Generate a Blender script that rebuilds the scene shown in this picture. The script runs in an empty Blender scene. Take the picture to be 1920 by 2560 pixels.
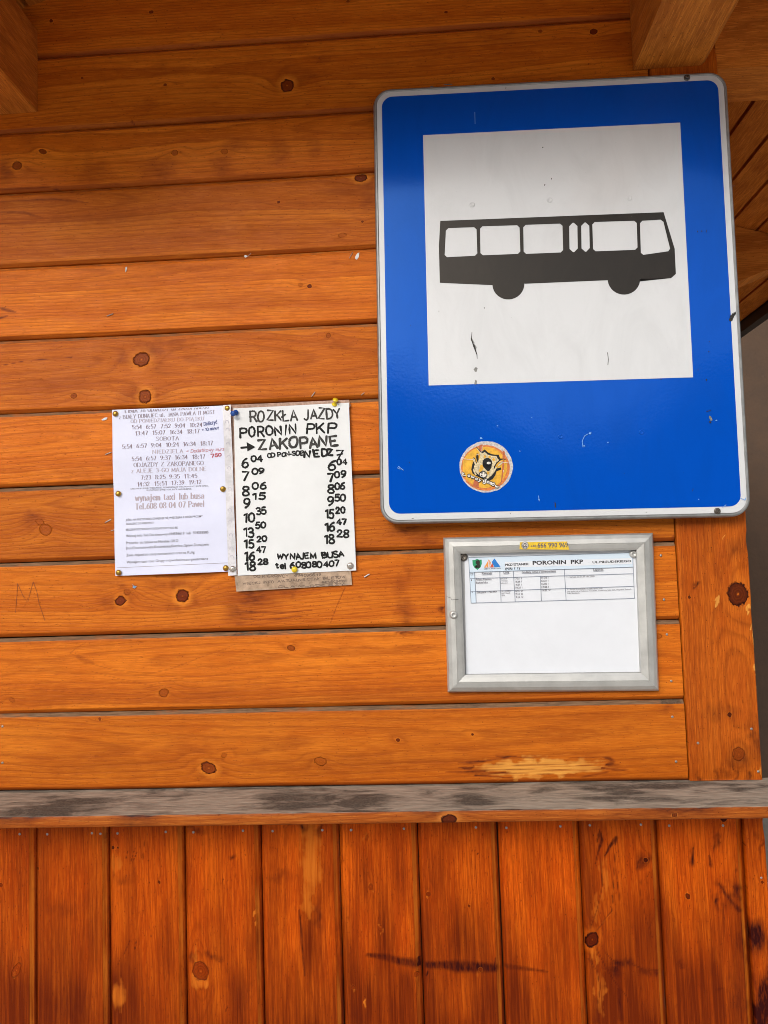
import bpy, math, random
import numpy as np
from mathutils import Matrix, Vector
R = math.radians
S = bpy.context.scene
C = S.collection
random.seed(4)
rng = np.random.default_rng(7)

# ------------------------------------------------------------------ camera
PITCH, YAW, ROLL, FPX, DIST = 0.06747527, -0.05397407, -0.0314733, 1923.0, 1.28708
EYE = 1.6
CAM = np.array([0.0, -DIST, EYE])
def basis():
    cp, sp, cy, sy = math.cos(PITCH), math.sin(PITCH), math.cos(YAW), math.sin(YAW)
    f = np.array([sy*cp, cy*cp, sp]); rt = np.array([cy, -sy, 0.0]); up = np.cross(rt, f)
    cr, sr = math.cos(ROLL), math.sin(ROLL)
    return cr*rt+sr*up, -sr*rt+cr*up, f
RT, UP, FW = basis()
cd = bpy.data.cameras.new('camera'); cam = bpy.data.objects.new('camera', cd); C.objects.link(cam)
cam.matrix_world = Matrix(((RT[0], UP[0], -FW[0], CAM[0]), (RT[1], UP[1], -FW[1], CAM[1]), (RT[2], UP[2], -FW[2], CAM[2]), (0, 0, 0, 1)))
cd.sensor_fit = 'HORIZONTAL'; cd.sensor_width = 36.0; cd.lens = FPX/1920*36.0
cd.clip_start = 0.02; cd.clip_end = 2000
S.camera = cam

# ------------------------------------------------------------------ sky, sun, exposure
SUN_EL, SUN_AZ = R(27), R(205)           # azimuth clockwise from +Y; veiled sun behind the viewer
w = bpy.data.worlds.new('World'); S.world = w; w.use_nodes = True
nt = w.node_tree; nt.nodes.clear()
sky = nt.nodes.new('ShaderNodeTexSky'); sky.sky_type = 'NISHITA'; sky.sun_disc = False
sky.sun_elevation = SUN_EL; sky.sun_rotation = SUN_AZ
sky.air_density = 1.0; sky.dust_density = 4.0; sky.ozone_density = 1.0
hs = nt.nodes.new('ShaderNodeHueSaturation'); hs.inputs['Saturation'].default_value = 0.42
bg = nt.nodes.new('ShaderNodeBackground'); bg.inputs['Strength'].default_value = 0.15
ow = nt.nodes.new('ShaderNodeOutputWorld')
nt.links.new(sky.outputs[0], hs.inputs['Color']); nt.links.new(hs.outputs[0], bg.inputs[0]); nt.links.new(bg.outputs[0], ow.inputs[0])
sl = bpy.data.lights.new('sun', 'SUN'); sl.energy = .5; sl.angle = R(24); sl.color = (1, .95, .88)
so = bpy.data.objects.new('sun', sl); C.objects.link(so)
to_sun = Vector((math.sin(SUN_AZ)*math.cos(SUN_EL), math.cos(SUN_AZ)*math.cos(SUN_EL), math.sin(SUN_EL)))
so.rotation_euler = to_sun.to_track_quat('Z', 'Y').to_euler(); so.location = (0, -4, 6)
S.view_settings.view_transform = 'Standard'; S.view_settings.look = 'None'; S.view_settings.gamma = 1
S.view_settings.exposure = 0.42
S.render.engine = 'CYCLES'
S.cycles.filter_width = .95
S.cycles.max_bounces = 8; S.cycles.diffuse_bounces = 5

# ------------------------------------------------------------------ helpers
def P(px, py, y=0.0):
    """point of the photograph (1920 x 2560) carried onto the plane at depth y"""
    d = ((px-960)/FPX)*RT-((py-1280)/FPX)*UP+FW
    t = (y+DIST)/d[1]
    return CAM+t*d
def zoomer(x0, y0, s): return lambda zx, zy: (x0+zx/s, y0+zy/s)
def tag(o, label=None, cat=None, group=None, kind=None):
    for k, v in (('label', label), ('category', cat), ('group', group), ('kind', kind)):
        if v: o[k] = v
    return o
def empty(name, loc, label, cat, group=None):
    o = bpy.data.objects.new(name, None); o.location = loc; o.empty_display_size = .05; C.objects.link(o)
    return tag(o, label, cat, group)
def link(name, me, mat, parent=None, smooth=False):
    o = bpy.data.objects.new(name, me); C.objects.link(o)
    if mat is not None: me.materials.append(mat)
    if parent is not None:
        o.parent = parent; o.matrix_parent_inverse = Matrix.Translation(-Vector(parent.location))
    if smooth: me.polygons.foreach_set('use_smooth', [True]*len(me.polygons))
    return o
class MB:
    def __init__(s): s.v = []; s.f = []; s.g = []
    def add(s, vs, fs, g=None):
        b = len(s.v); s.v += [tuple(map(float, a)) for a in vs]; s.f += [tuple(b+i for i in f) for f in fs]
        s.g += g if g is not None else [(0, 0, 0)]*len(vs)
    def box(s, lo, hi, axis=0, seed=0.0, bev=0.0):
        x0, y0, z0 = lo; x1, y1, z1 = hi
        faces = []
        vs = [(x0,y0,z0),(x1,y0,z0),(x1,y1,z0),(x0,y1,z0),(x0,y0,z1),(x1,y0,z1),(x1,y1,z1),(x0,y1,z1)]
        fs = [(0,3,2,1),(4,5,6,7),(0,1,5,4),(1,2,6,5),(2,3,7,6),(3,0,4,7)]
        oth = [i for i in range(3) if i != axis]
        for k, f in enumerate(fs):
            q = [vs[i] for i in f]
            g = [(p[axis], p[oth[0]]+p[oth[1]]*1.0, seed+k//2*.37) for p in q]
            s.add(q, [(0,1,2,3)], g)
    def mesh(s, name):
        me = bpy.data.meshes.new(name); me.from_pydata(s.v, [], s.f); me.update()
        a = me.attributes.new('gc', 'FLOAT_VECTOR', 'POINT'); a.data.foreach_set('vector', np.array(s.g, np.float32).ravel())
        return me
    def build(s, name, mat, parent=None, smooth=False): return link(name, s.mesh(name), mat, parent, smooth)

def grid_mesh(name, X, Y, Z, gc=None, ring=None, kd=None, mk=None, extra=None):
    """one or more (n,m) grids joined into one mesh with wood attributes"""
    vs = []; fs = []; base = 0; G = []; RG = []; KD = []; MK = []
    for k in range(len(X)):
        n, m = X[k].shape
        vs.append(np.stack([X[k], Y[k], Z[k]], -1).reshape(-1, 3))
        i = np.arange(n*m).reshape(n, m)+base
        fs.append(np.stack([i[:-1, :-1], i[:-1, 1:], i[1:, 1:], i[1:, :-1]], -1).reshape(-1, 4))
        base += n*m
        if gc is not None:
            G.append(gc[k].reshape(-1, 3)); RG.append(ring[k].ravel()); KD.append(kd[k].ravel()); MK.append(mk[k].reshape(-1, 4))
    V = np.concatenate(vs); F = np.concatenate(fs)
    me = bpy.data.meshes.new(name)
    me.vertices.add(len(V)); me.vertices.foreach_set('co', V.astype(np.float32).ravel())
    me.loops.add(F.size); me.loops.foreach_set('vertex_index', F.astype(np.int32).ravel())
    me.polygons.add(len(F)); me.polygons.foreach_set('loop_start', np.arange(0, F.size, 4, dtype=np.int32))
    me.update(calc_edges=True); me.validate()
    if gc is not None:
        a = me.attributes.new('gc', 'FLOAT_VECTOR', 'POINT'); a.data.foreach_set('vector', np.concatenate(G).astype(np.float32).ravel())
        a = me.attributes.new('ring', 'FLOAT', 'POINT'); a.data.foreach_set('value', np.concatenate(RG).astype(np.float32))
        a = me.attributes.new('kd', 'FLOAT', 'POINT'); a.data.foreach_set('value', np.concatenate(KD).astype(np.float32))
        if extra is not None:
            a = me.attributes.new('tone', 'FLOAT', 'POINT'); a.data.foreach_set('value', np.concatenate([e.ravel() for e in extra]).astype(np.float32))
        a = me.attributes.new('mk', 'FLOAT_COLOR', 'POINT'); a.data.foreach_set('color', np.concatenate(MK).astype(np.float32).ravel())
    return me

# ------------------------------------------------------------------ materials
def newmat(name):
    m = bpy.data.materials.new(name); m.use_nodes = True
    t = m.node_tree; t.nodes.clear()
    o = t.nodes.new('ShaderNodeOutputMaterial'); b = t.nodes.new('ShaderNodeBsdfPrincipled')
    t.links.new(b.outputs[0], o.inputs[0])
    return m, t, b
class NT:
    def __init__(s, t): s.t = t
    def put(s, sock, v):
        if hasattr(v, 'is_output'): s.t.links.new(v, sock)
        elif v is not None:
            if isinstance(v, (tuple, list)) and len(v) == 3 and len(sock.default_value) == 4: v = (*v, 1)
            sock.default_value = v
    def math(s, op, a, b=None, c=None, clamp=False):
        n = s.t.nodes.new('ShaderNodeMath'); n.operation = op; n.use_clamp = clamp
        for i, v in enumerate((a, b, c)):
            if v is not None: s.put(n.inputs[i], v)
        return n.outputs[0]
    def attr(s, name):
        n = s.t.nodes.new('ShaderNodeAttribute'); n.attribute_name = name; return n
    def sep(s, v):
        n = s.t.nodes.new('ShaderNodeSeparateXYZ'); s.put(n.inputs[0], v); return n.outputs
    def comb(s, x, y, z):
        n = s.t.nodes.new('ShaderNodeCombineXYZ')
        for i, v in enumerate((x, y, z)): s.put(n.inputs[i], v)
        return n.outputs[0]
    def noise(s, vec, scale, detail=2, rough=.5, dist=0.0, out=0):
        n = s.t.nodes.new('ShaderNodeTexNoise'); s.put(n.inputs['Vector'], vec)
        n.inputs['Scale'].default_value = scale; n.inputs['Detail'].default_value = detail
        n.inputs['Roughness'].default_value = rough; n.inputs['Distortion'].default_value = dist
        return n.outputs[out]
    def ramp(s, f, stops, mode='LINEAR'):
        n = s.t.nodes.new('ShaderNodeValToRGB'); n.color_ramp.interpolation = mode; s.put(n.inputs[0], f)
        e = n.color_ramp.elements
        while len(e) < len(stops): e.new(.5)
        for k, (p, c) in enumerate(stops):
            e[k].position = p; e[k].color = (c, c, c, 1) if not isinstance(c, (tuple, list)) else (*c, 1)
        return n.outputs[0]
    def mix(s, f, a, b, mode='MIX'):
        n = s.t.nodes.new('ShaderNodeMix'); n.data_type = 'RGBA'; n.blend_type = mode; n.clamp_factor = True
        s.put(n.inputs[0], f); s.put(n.inputs[6], a); s.put(n.inputs[7], b); return n.outputs[2]
    def remap(s, v, a, b, c=0.0, d=1.0):
        n = s.t.nodes.new('ShaderNodeMapRange'); n.clamp = True; s.put(n.inputs[0], v)
        for i, k in enumerate((a, b, c, d)): n.inputs[1+i].default_value = k
        return n.outputs[0]
    def bump(s, h, dist, strength=1.0):
        n = s.t.nodes.new('ShaderNodeBump'); s.put(n.inputs['Height'], h)
        n.inputs['Distance'].default_value = dist; n.inputs['Strength'].default_value = strength
        return n.outputs[0]

def wood(name, light, deep, dark, rough=.45, ringc=.6, fibre=.8, grey=(.25, .145, .08), vary=.16, pore=1.0, spec=.12, zone=.6, bare_and_highlight=((.78, .37, .07), (.52, .17, .024))):
    m, t, b = newmat(name); n = NT(t)
    u, v, sd = n.sep(n.attr('gc').outputs['Vector'])
    mka = n.attr('mk'); mr, mg, mb = n.sep(mka.outputs['Color']); ks = mka.outputs['Alpha']
    off = n.math('MULTIPLY', sd, 31.7)
    blotch = n.noise(n.comb(n.math('MULTIPLY', u, 7), n.math('MULTIPLY', v, 26), off), 1.0, 4, .6, .4)
    blot2 = n.noise(n.comb(n.math('MULTIPLY', u, 22), n.math('MULTIPLY', v, 60), off), 1.0, 3, .6)
    fib = n.noise(n.comb(n.math('MULTIPLY', u, 30), n.math('MULTIPLY', v, 560), off), 1.0, 3, .65)
    fib2 = n.noise(n.comb(n.math('MULTIPLY', u, 60), n.math('MULTIPLY', v, 240), off), 1.0, 2, .6)
    por = n.noise(n.comb(n.math('MULTIPLY', u, 150), n.math('MULTIPLY', v, 520), off), 1.0, 2, .5)
    por2 = n.noise(n.comb(n.math('MULTIPLY', u, 330), n.math('MULTIPLY', v, 420), off), 1.0, 1, .5)
    # annual rings
    rg = n.math('ADD', n.attr('ring').outputs['Fac'], n.math('MULTIPLY', n.math('SUBTRACT', blotch, .5), .9))
    fr = n.math('FRACT', rg)
    late = n.ramp(fr, [(0, .25), (.08, 0.0), (.55, .12), (.88, 1.0), (1, .3)])
    late = n.math('MULTIPLY', late, n.remap(blot2, .3, .7, .5, 1.0))
    # base: yellow early wood running into red late wood across several rings
    zf = n.math('FRACT', n.math('ADD', n.math('MULTIPLY', rg, .13), n.math('MULTIPLY', sd, 5.3)))
    zn_ = n.ramp(zf, [(0, 0.0), (.3, .15), (.9, 1.0), (.985, .8), (1, 0.0)])
    f = n.remap(blotch, .30, .70)
    col = n.mix(f, deep, light)
    col = n.mix(n.math('MULTIPLY', zn_, zone), col, n.mix(n.remap(blot2, .3, .7), deep, n.mix(.25, deep, dark)))
    col = n.mix(n.math('MULTIPLY', late, ringc), col, n.mix(.75, deep, dark))
    strk = n.noise(n.comb(n.math('MULTIPLY', u, 6), n.math('MULTIPLY', v, 230), off), 1.0, 3, .6)
    col = n.mix(n.math('MULTIPLY', n.remap(strk, .45, .68), fibre*.55), col, n.mix(.35, deep, dark))
    col = n.mix(n.math('MULTIPLY', n.remap(fib, .48, .66), fibre*.75), col, n.mix(.45, deep, dark))
    col = n.mix(n.math('MULTIPLY', n.remap(fib, .48, .34), fibre*.55), col, n.mix(.5, light, (min(1, light[0]*1.35), min(1, light[1]*1.6), light[2]*2)))
    wn = t.nodes.new('ShaderNodeTexWhiteNoise'); wn.noise_dimensions = '1D'; n.put(wn.inputs['W'], sd)
    vr = n.math('MULTIPLY_ADD', wn.outputs['Value'], vary*2, 1-vary)
    col = n.mix(1.0, col, n.comb(vr, vr, vr), 'MULTIPLY')
    # pores and dirt specks
    col = n.mix(n.math('MULTIPLY', n.remap(por, .66, .76), .55*pore), col, dark)
    col = n.mix(n.math('MULTIPLY', n.remap(por2, .70, .78), .75*pore), col, (dark[0]*.5, dark[1]*.5, dark[2]*.5))
    col = n.mix(n.math('MULTIPLY', n.remap(fib2, .64, .74), .35*pore), col, dark)
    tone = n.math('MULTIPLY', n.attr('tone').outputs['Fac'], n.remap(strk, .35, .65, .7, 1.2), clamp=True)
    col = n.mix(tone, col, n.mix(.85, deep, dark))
    # bare patches, stains, painted shadow and highlight, weathering from the marks
    pal = n.remap(n.math('ADD', mg, n.math('MULTIPLY', n.math('SUBTRACT', strk, .5), .9)), .36, .64)
    col = n.mix(n.math('MULTIPLY', pal, .9), col, n.mix(n.math('ADD', n.math('MULTIPLY', late, .45), n.math('MULTIPLY', n.remap(strk, .45, .65), .4), clamp=True), bare_and_highlight[0], bare_and_highlight[1]))
    dk = n.remap(n.math('ADD', mr, n.math('MULTIPLY', n.math('SUBTRACT', fib2, .5), n.math('MULTIPLY', mr, 1.5))), .05, .85)
    stc = n.mix(n.remap(dk, .35, .85), (dark[0]*1.05, dark[1]*1.05, dark[2]*1.2+.001), (dark[0]*.42, dark[1]*.42, dark[2]*.8+.002))
    col = n.mix(n.math('POWER', dk, .85), col, stc)
    gy = n.remap(n.math('ADD', mb, n.math('MULTIPLY', n.math('SUBTRACT', fib2, .5), .7)), .2, .8)
    gcol = n.mix(n.remap(fib, .35, .7), grey, (grey[0]*.42, grey[1]*.42, grey[2]*.42))
    mold = n.remap(n.math('ADD', n.noise(n.comb(n.math('MULTIPLY', u, 9), n.math('MULTIPLY', v, 22), off), 1.0, 5, .68, .6), n.math('MULTIPLY', mr, .26)), .55, .72)
    gcol = n.mix(n.math('MULTIPLY', mold, .8), gcol, n.mix(n.remap(por2, .4, .6), (.02, .018, .016), (.075, .064, .053)))
    col = n.mix(gy, col, gcol)
    # knots
    kd = n.math('ADD', n.attr('kd').outputs['Fac'], n.math('MULTIPLY', n.math('SUBTRACT', n.noise(n.comb(n.math('MULTIPLY', u, 150), n.math('MULTIPLY', v, 170), off), 1.0, 3, .6), .5), n.remap(n.attr('kd').outputs['Fac'], .2, .9, .1, .75)))
    kr = n.math('MULTIPLY', n.math('SINE', n.math('MULTIPLY', kd, 26)), .5)
    kin = n.mix(n.remap(ks, .45, 1.0), n.mix(.35, deep, dark), (dark[0]*.9, dark[1]*.85, dark[2]))
    kc = n.mix(n.math('MULTIPLY', n.remap(kr, -.5, .5), .5), kin, (dark[0]*.5, dark[1]*.4, dark[2]*.7))
    kc = n.mix(n.math('MULTIPLY', n.remap(kd, .80, .96), n.remap(ks, .5, .8)), kc, (dark[0]*.38, dark[1]*.32, dark[2]*.6))
    kc = n.mix(n.remap(kd, .16, .06), kc, light)
    inn = n.math('MULTIPLY', n.remap(kd, 1.12, 1.0), n.remap(ks, 0, .6))
    has = n.remap(n.attr('kd').outputs['Fac'], 0.0, .0001)
    halo = n.math('MULTIPLY', n.math('MULTIPLY', n.math('MULTIPLY', n.remap(ks, .45, .75), n.remap(kd, 1.0, 1.15)), n.remap(kd, 2.1, 1.3)), n.remap(blotch, .3, .65, .05, .45))
    lh = (min(1, light[0]*1.25), light[1]*1.45, light[2]*1.8)
    isk = n.math('MULTIPLY', has, 1.0)
    col = n.mix(n.math('MULTIPLY', halo, isk), col, lh)
    col = n.mix(n.math('MULTIPLY', inn, isk), col, kc)
    t.links.new(col, b.inputs['Base Color'])
    n.put(b.inputs['Roughness'], n.math('ADD', n.remap(blot2, .3, .7, rough-.06, rough+.1), n.math('MULTIPLY', gy, .25)))
    b.inputs['Specular IOR Level'].default_value = spec
    h = n.math('ADD', n.math('MULTIPLY', fib, 1.0), n.math('MULTIPLY', late, -.35))
    h = n.math('ADD', h, n.math('MULTIPLY', n.remap(por, .66, .76), -.8))
    h = n.math('ADD', h, n.math('MULTIPLY', n.math('MULTIPLY', n.remap(kd, .9, 1.0), n.remap(kd, 1.15, 1.02)), n.math('MULTIPLY', isk, -3.0)))
    t.links.new(n.bump(h, .0006, .8), b.inputs['Normal'])
    return m

def plain(name, col, rough=.5, metal=0.0, spec=.5, nscale=0, namp=.1, bscale=0, bdist=.0005, coat=0):
    m, t, b = newmat(name); n = NT(t)
    tc = t.nodes.new('ShaderNodeTexCoord').outputs['Object']
    if nscale:
        z = n.noise(tc, nscale, 5, .6)
        f = n.remap(z, .3, .7, 1-namp, 1+namp)
        t.links.new(n.mix(1.0, (*col, 1), n.comb(f, f, f), 'MULTIPLY'), b.inputs['Base Color'])
        t.links.new(n.remap(z, .3, .7, max(.03, rough-.06), min(1, rough+.08)), b.inputs['Roughness'])
    else:
        b.inputs['Base Color'].default_value = (*col, 1); b.inputs['Roughness'].default_value = rough
    b.inputs['Metallic'].default_value = metal; b.inputs['Specular IOR Level'].default_value = spec
    if coat: b.inputs['Coat Weight'].default_value = coat; b.inputs['Coat Roughness'].default_value = .08
    if bscale: t.links.new(n.bump(n.noise(tc, bscale, 3, .55), bdist, 1.0), b.inputs['Normal'])
    return m

W_UP = wood('stained_pine', (.74, .212, .015), (.55, .122, .006), (.20, .032, .003), rough=.46, fibre=.48, zone=.85, ringc=.65, vary=.17)
W_LOW = wood('red_stained_pine', (.68, .128, .0045), (.46, .058, .0011), (.075, .007, .0004), rough=.42, ringc=.6, fibre=.7, vary=.19, spec=.08, bare_and_highlight=((.64, .175, .014), (.42, .075, .004)))
W_POST = wood('corner_pine', (.54, .125, .008), (.40, .072, .004), (.09, .013, .001), rough=.42, pore=1.2, vary=.05)
W_BEAM = wood('roof_pine', (.68, .235, .033), (.54, .150, .016), (.12, .028, .005), rough=.55, vary=.12)
W_LEDGE = wood('weathered_ledge_wood', (.52, .15, .02), (.40, .085, .008), (.12, .02, .003), rough=.5, grey=(.44, .38, .30))
M_CORE = plain('dark_gap', (.02, .009, .004), .9)
# sign
def signmat(name, col, rough, smear=.12, tint=(1, 1, 1)):
    m, t, b = newmat(name); n = NT(t)
    tc = t.nodes.new('ShaderNodeTexCoord').outputs['Object']
    mp = t.nodes.new('ShaderNodeMapping'); mp.inputs['Scale'].default_value = (1, 1, .45); mp.inputs['Rotation'].default_value = (0, R(25), 0)
    t.links.new(tc, mp.inputs[0])
    z = n.noise(mp.outputs[0], 14, 6, .65, .8)
    sp = n.noise(tc, 420, 2, .5)
    f = n.remap(z, .45, .75, 1.0, 1-smear)
    c = n.mix(1.0, (*col, 1), n.comb(f, f, f), 'MULTIPLY')
    c = n.mix(n.math('MULTIPLY', n.remap(sp, .76, .82), .5), c, (.05, .045, .04))
    t.links.new(c, b.inputs['Base Color'])
    t.links.new(n.remap(z, .35, .75, rough, rough+.10), b.inputs['Roughness'])
    b.inputs['Specular IOR Level'].default_value = .58
    b.inputs['Specular Tint'].default_value = (*tint, 1)
    t.links.new(n.bump(n.math('ADD', n.noise(tc, 260, 2, .5), n.math('MULTIPLY', n.noise(tc, 9, 1, .5), 6)), .00012, .7), b.inputs['Normal'])
    return m
M_BLUE = signmat('sign_blue', (.001, .074, .49), .06, .10, (.22, .50, 1.0))
M_WHITE = signmat('sign_white', (.66, .68, .70), .12, .09)
M_BLACK = signmat('sign_black', (.013, .011, .009), .20, -.6, (.6, .55, .5))
M_RIM = plain('galvanised_rim', (.30, .31, .31), .45, .6, nscale=60, namp=.2)
M_CHIP = plain('bare_metal_chip', (.20, .20, .19), .5, .3, nscale=300, namp=.5)
M_DARK = plain('dark_scrape', (.018, .016, .014), .7)
M_LIGHT = plain('pale_scrape', (.16, .36, .72), .5)
M_SCREW = plain('old_screw', (.16, .14, .12), .38, .8, nscale=400, namp=.35)
M_ALU = plain('brushed_aluminium', (.52, .52, .50), .42, .55, nscale=35, namp=.10, bscale=500, bdist=.00008)
M_NAIL = plain('nail_steel', (.38, .37, .36), .4, .8)
M_BRASS = plain('brass', (.45, .27, .05), .32, .9, nscale=300, namp=.3)
M_SILVER = plain('silver_tack', (.58, .55, .50), .28, .9, nscale=300, namp=.2)
M_YEL = plain('yellow_plastic', (.80, .60, .02), .3)
M_BLUP = plain('blue_plastic', (.01, .07, .32), .25)
M_STAPLE = plain('staple_steel', (.42, .40, .38), .4, .7)
M_BLACKG = plain('black_gutter', (.012, .012, .012), .4)
# paper
def papermat(name, col, namp=.04, rough=.75):
    return plain(name, col, rough, nscale=28, namp=namp, spec=.3, bscale=60, bdist=.0004)
M_PAPER = papermat('lilac_white_paper', (.70, .73, .90), .03, .45)
M_PAPER2 = papermat('cream_white_paper', (.75, .77, .78), .025, .35)
M_PAPER3 = papermat('bright_white_paper', (.72, .75, .80), .02, .5)
M_FILM = plain('cloudy_film', (.66, .65, .68), .25, nscale=80, namp=.12)
M_SLEEVE = plain('brown_film_edge', (.40, .24, .17), .25, nscale=120, namp=.3)
M_HOLE = plain('punched_hole', (.50, .48, .56), .5)
M_TAPE = plain('brown_taped_paper', (.42, .30, .21), .3, nscale=70, namp=.35)
M_INK = plain('black_ink', (.13, .12, .14), .7)
M_INKH = plain('heading_ink', (.03, .03, .035), .7)
M_INKB = plain('brownish_bold_ink', (.22, .155, .185), .7)
M_INKL = plain('faded_ink', (.45, .38, .42), .7)
M_INKM = plain('half_faded_ink', (.28, .23, .27), .7)
M_MARK = plain('black_marker', (.014, .014, .014), .6, spec=.15, nscale=220, namp=.6)
M_MARKG = plain('worn_marker', (.055, .052, .05), .6, spec=.15, nscale=160, namp=.75)
M_PENB = plain('blue_pen', (.06, .08, .25), .6)
M_PENR = plain('red_pen', (.42, .03, .05), .6)
M_PENRL = plain('faded_red_pen', (.55, .25, .28), .6)
M_FAINT = plain('faint_pencil', (.16, .11, .08), .6)
M_BAND = plain('pale_blue_print', (.60, .71, .82), .6)
M_LINE = plain('table_rule', (.16, .20, .27), .6)
M_GREEN = plain('crest_green', (.01, .28, .12), .5)
M_ORANGE = plain('print_orange', (.75, .28, .05), .5)
M_PBLUE = plain('print_blue', (.01, .18, .55), .5)
M_RED = plain('print_red', (.6, .10, .05), .5)
M_TAXI = plain('taxi_yellow', (.74, .50, .03), .4, nscale=150, namp=.15)
M_STO = plain('sticker_orange', (.62, .18, .035), .4, nscale=260, namp=.35)
M_STY = plain('sticker_yellow', (.72, .38, .02), .4, nscale=160, namp=.25)
M_STR = plain('sticker_rust', (.48, .12, .04), .4, nscale=200, namp=.3)
M_STW = plain('torn_sticker_white', (.52, .49, .48), .6, nscale=350, namp=.35)
M_STK = plain('sticker_black', (.015, .015, .016), .6, spec=.2)
M_CREAM = plain('sticker_white', (.75, .72, .66), .4)
M_CRESTW = plain('crest_pale', (.60, .50, .30), .5, nscale=420, namp=.45)
M_SCRAP = plain('paper_scrap', (.75, .74, .72), .7)
M_GRAVE = plain('carved_groove', (.20, .045, .005), .7)

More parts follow.
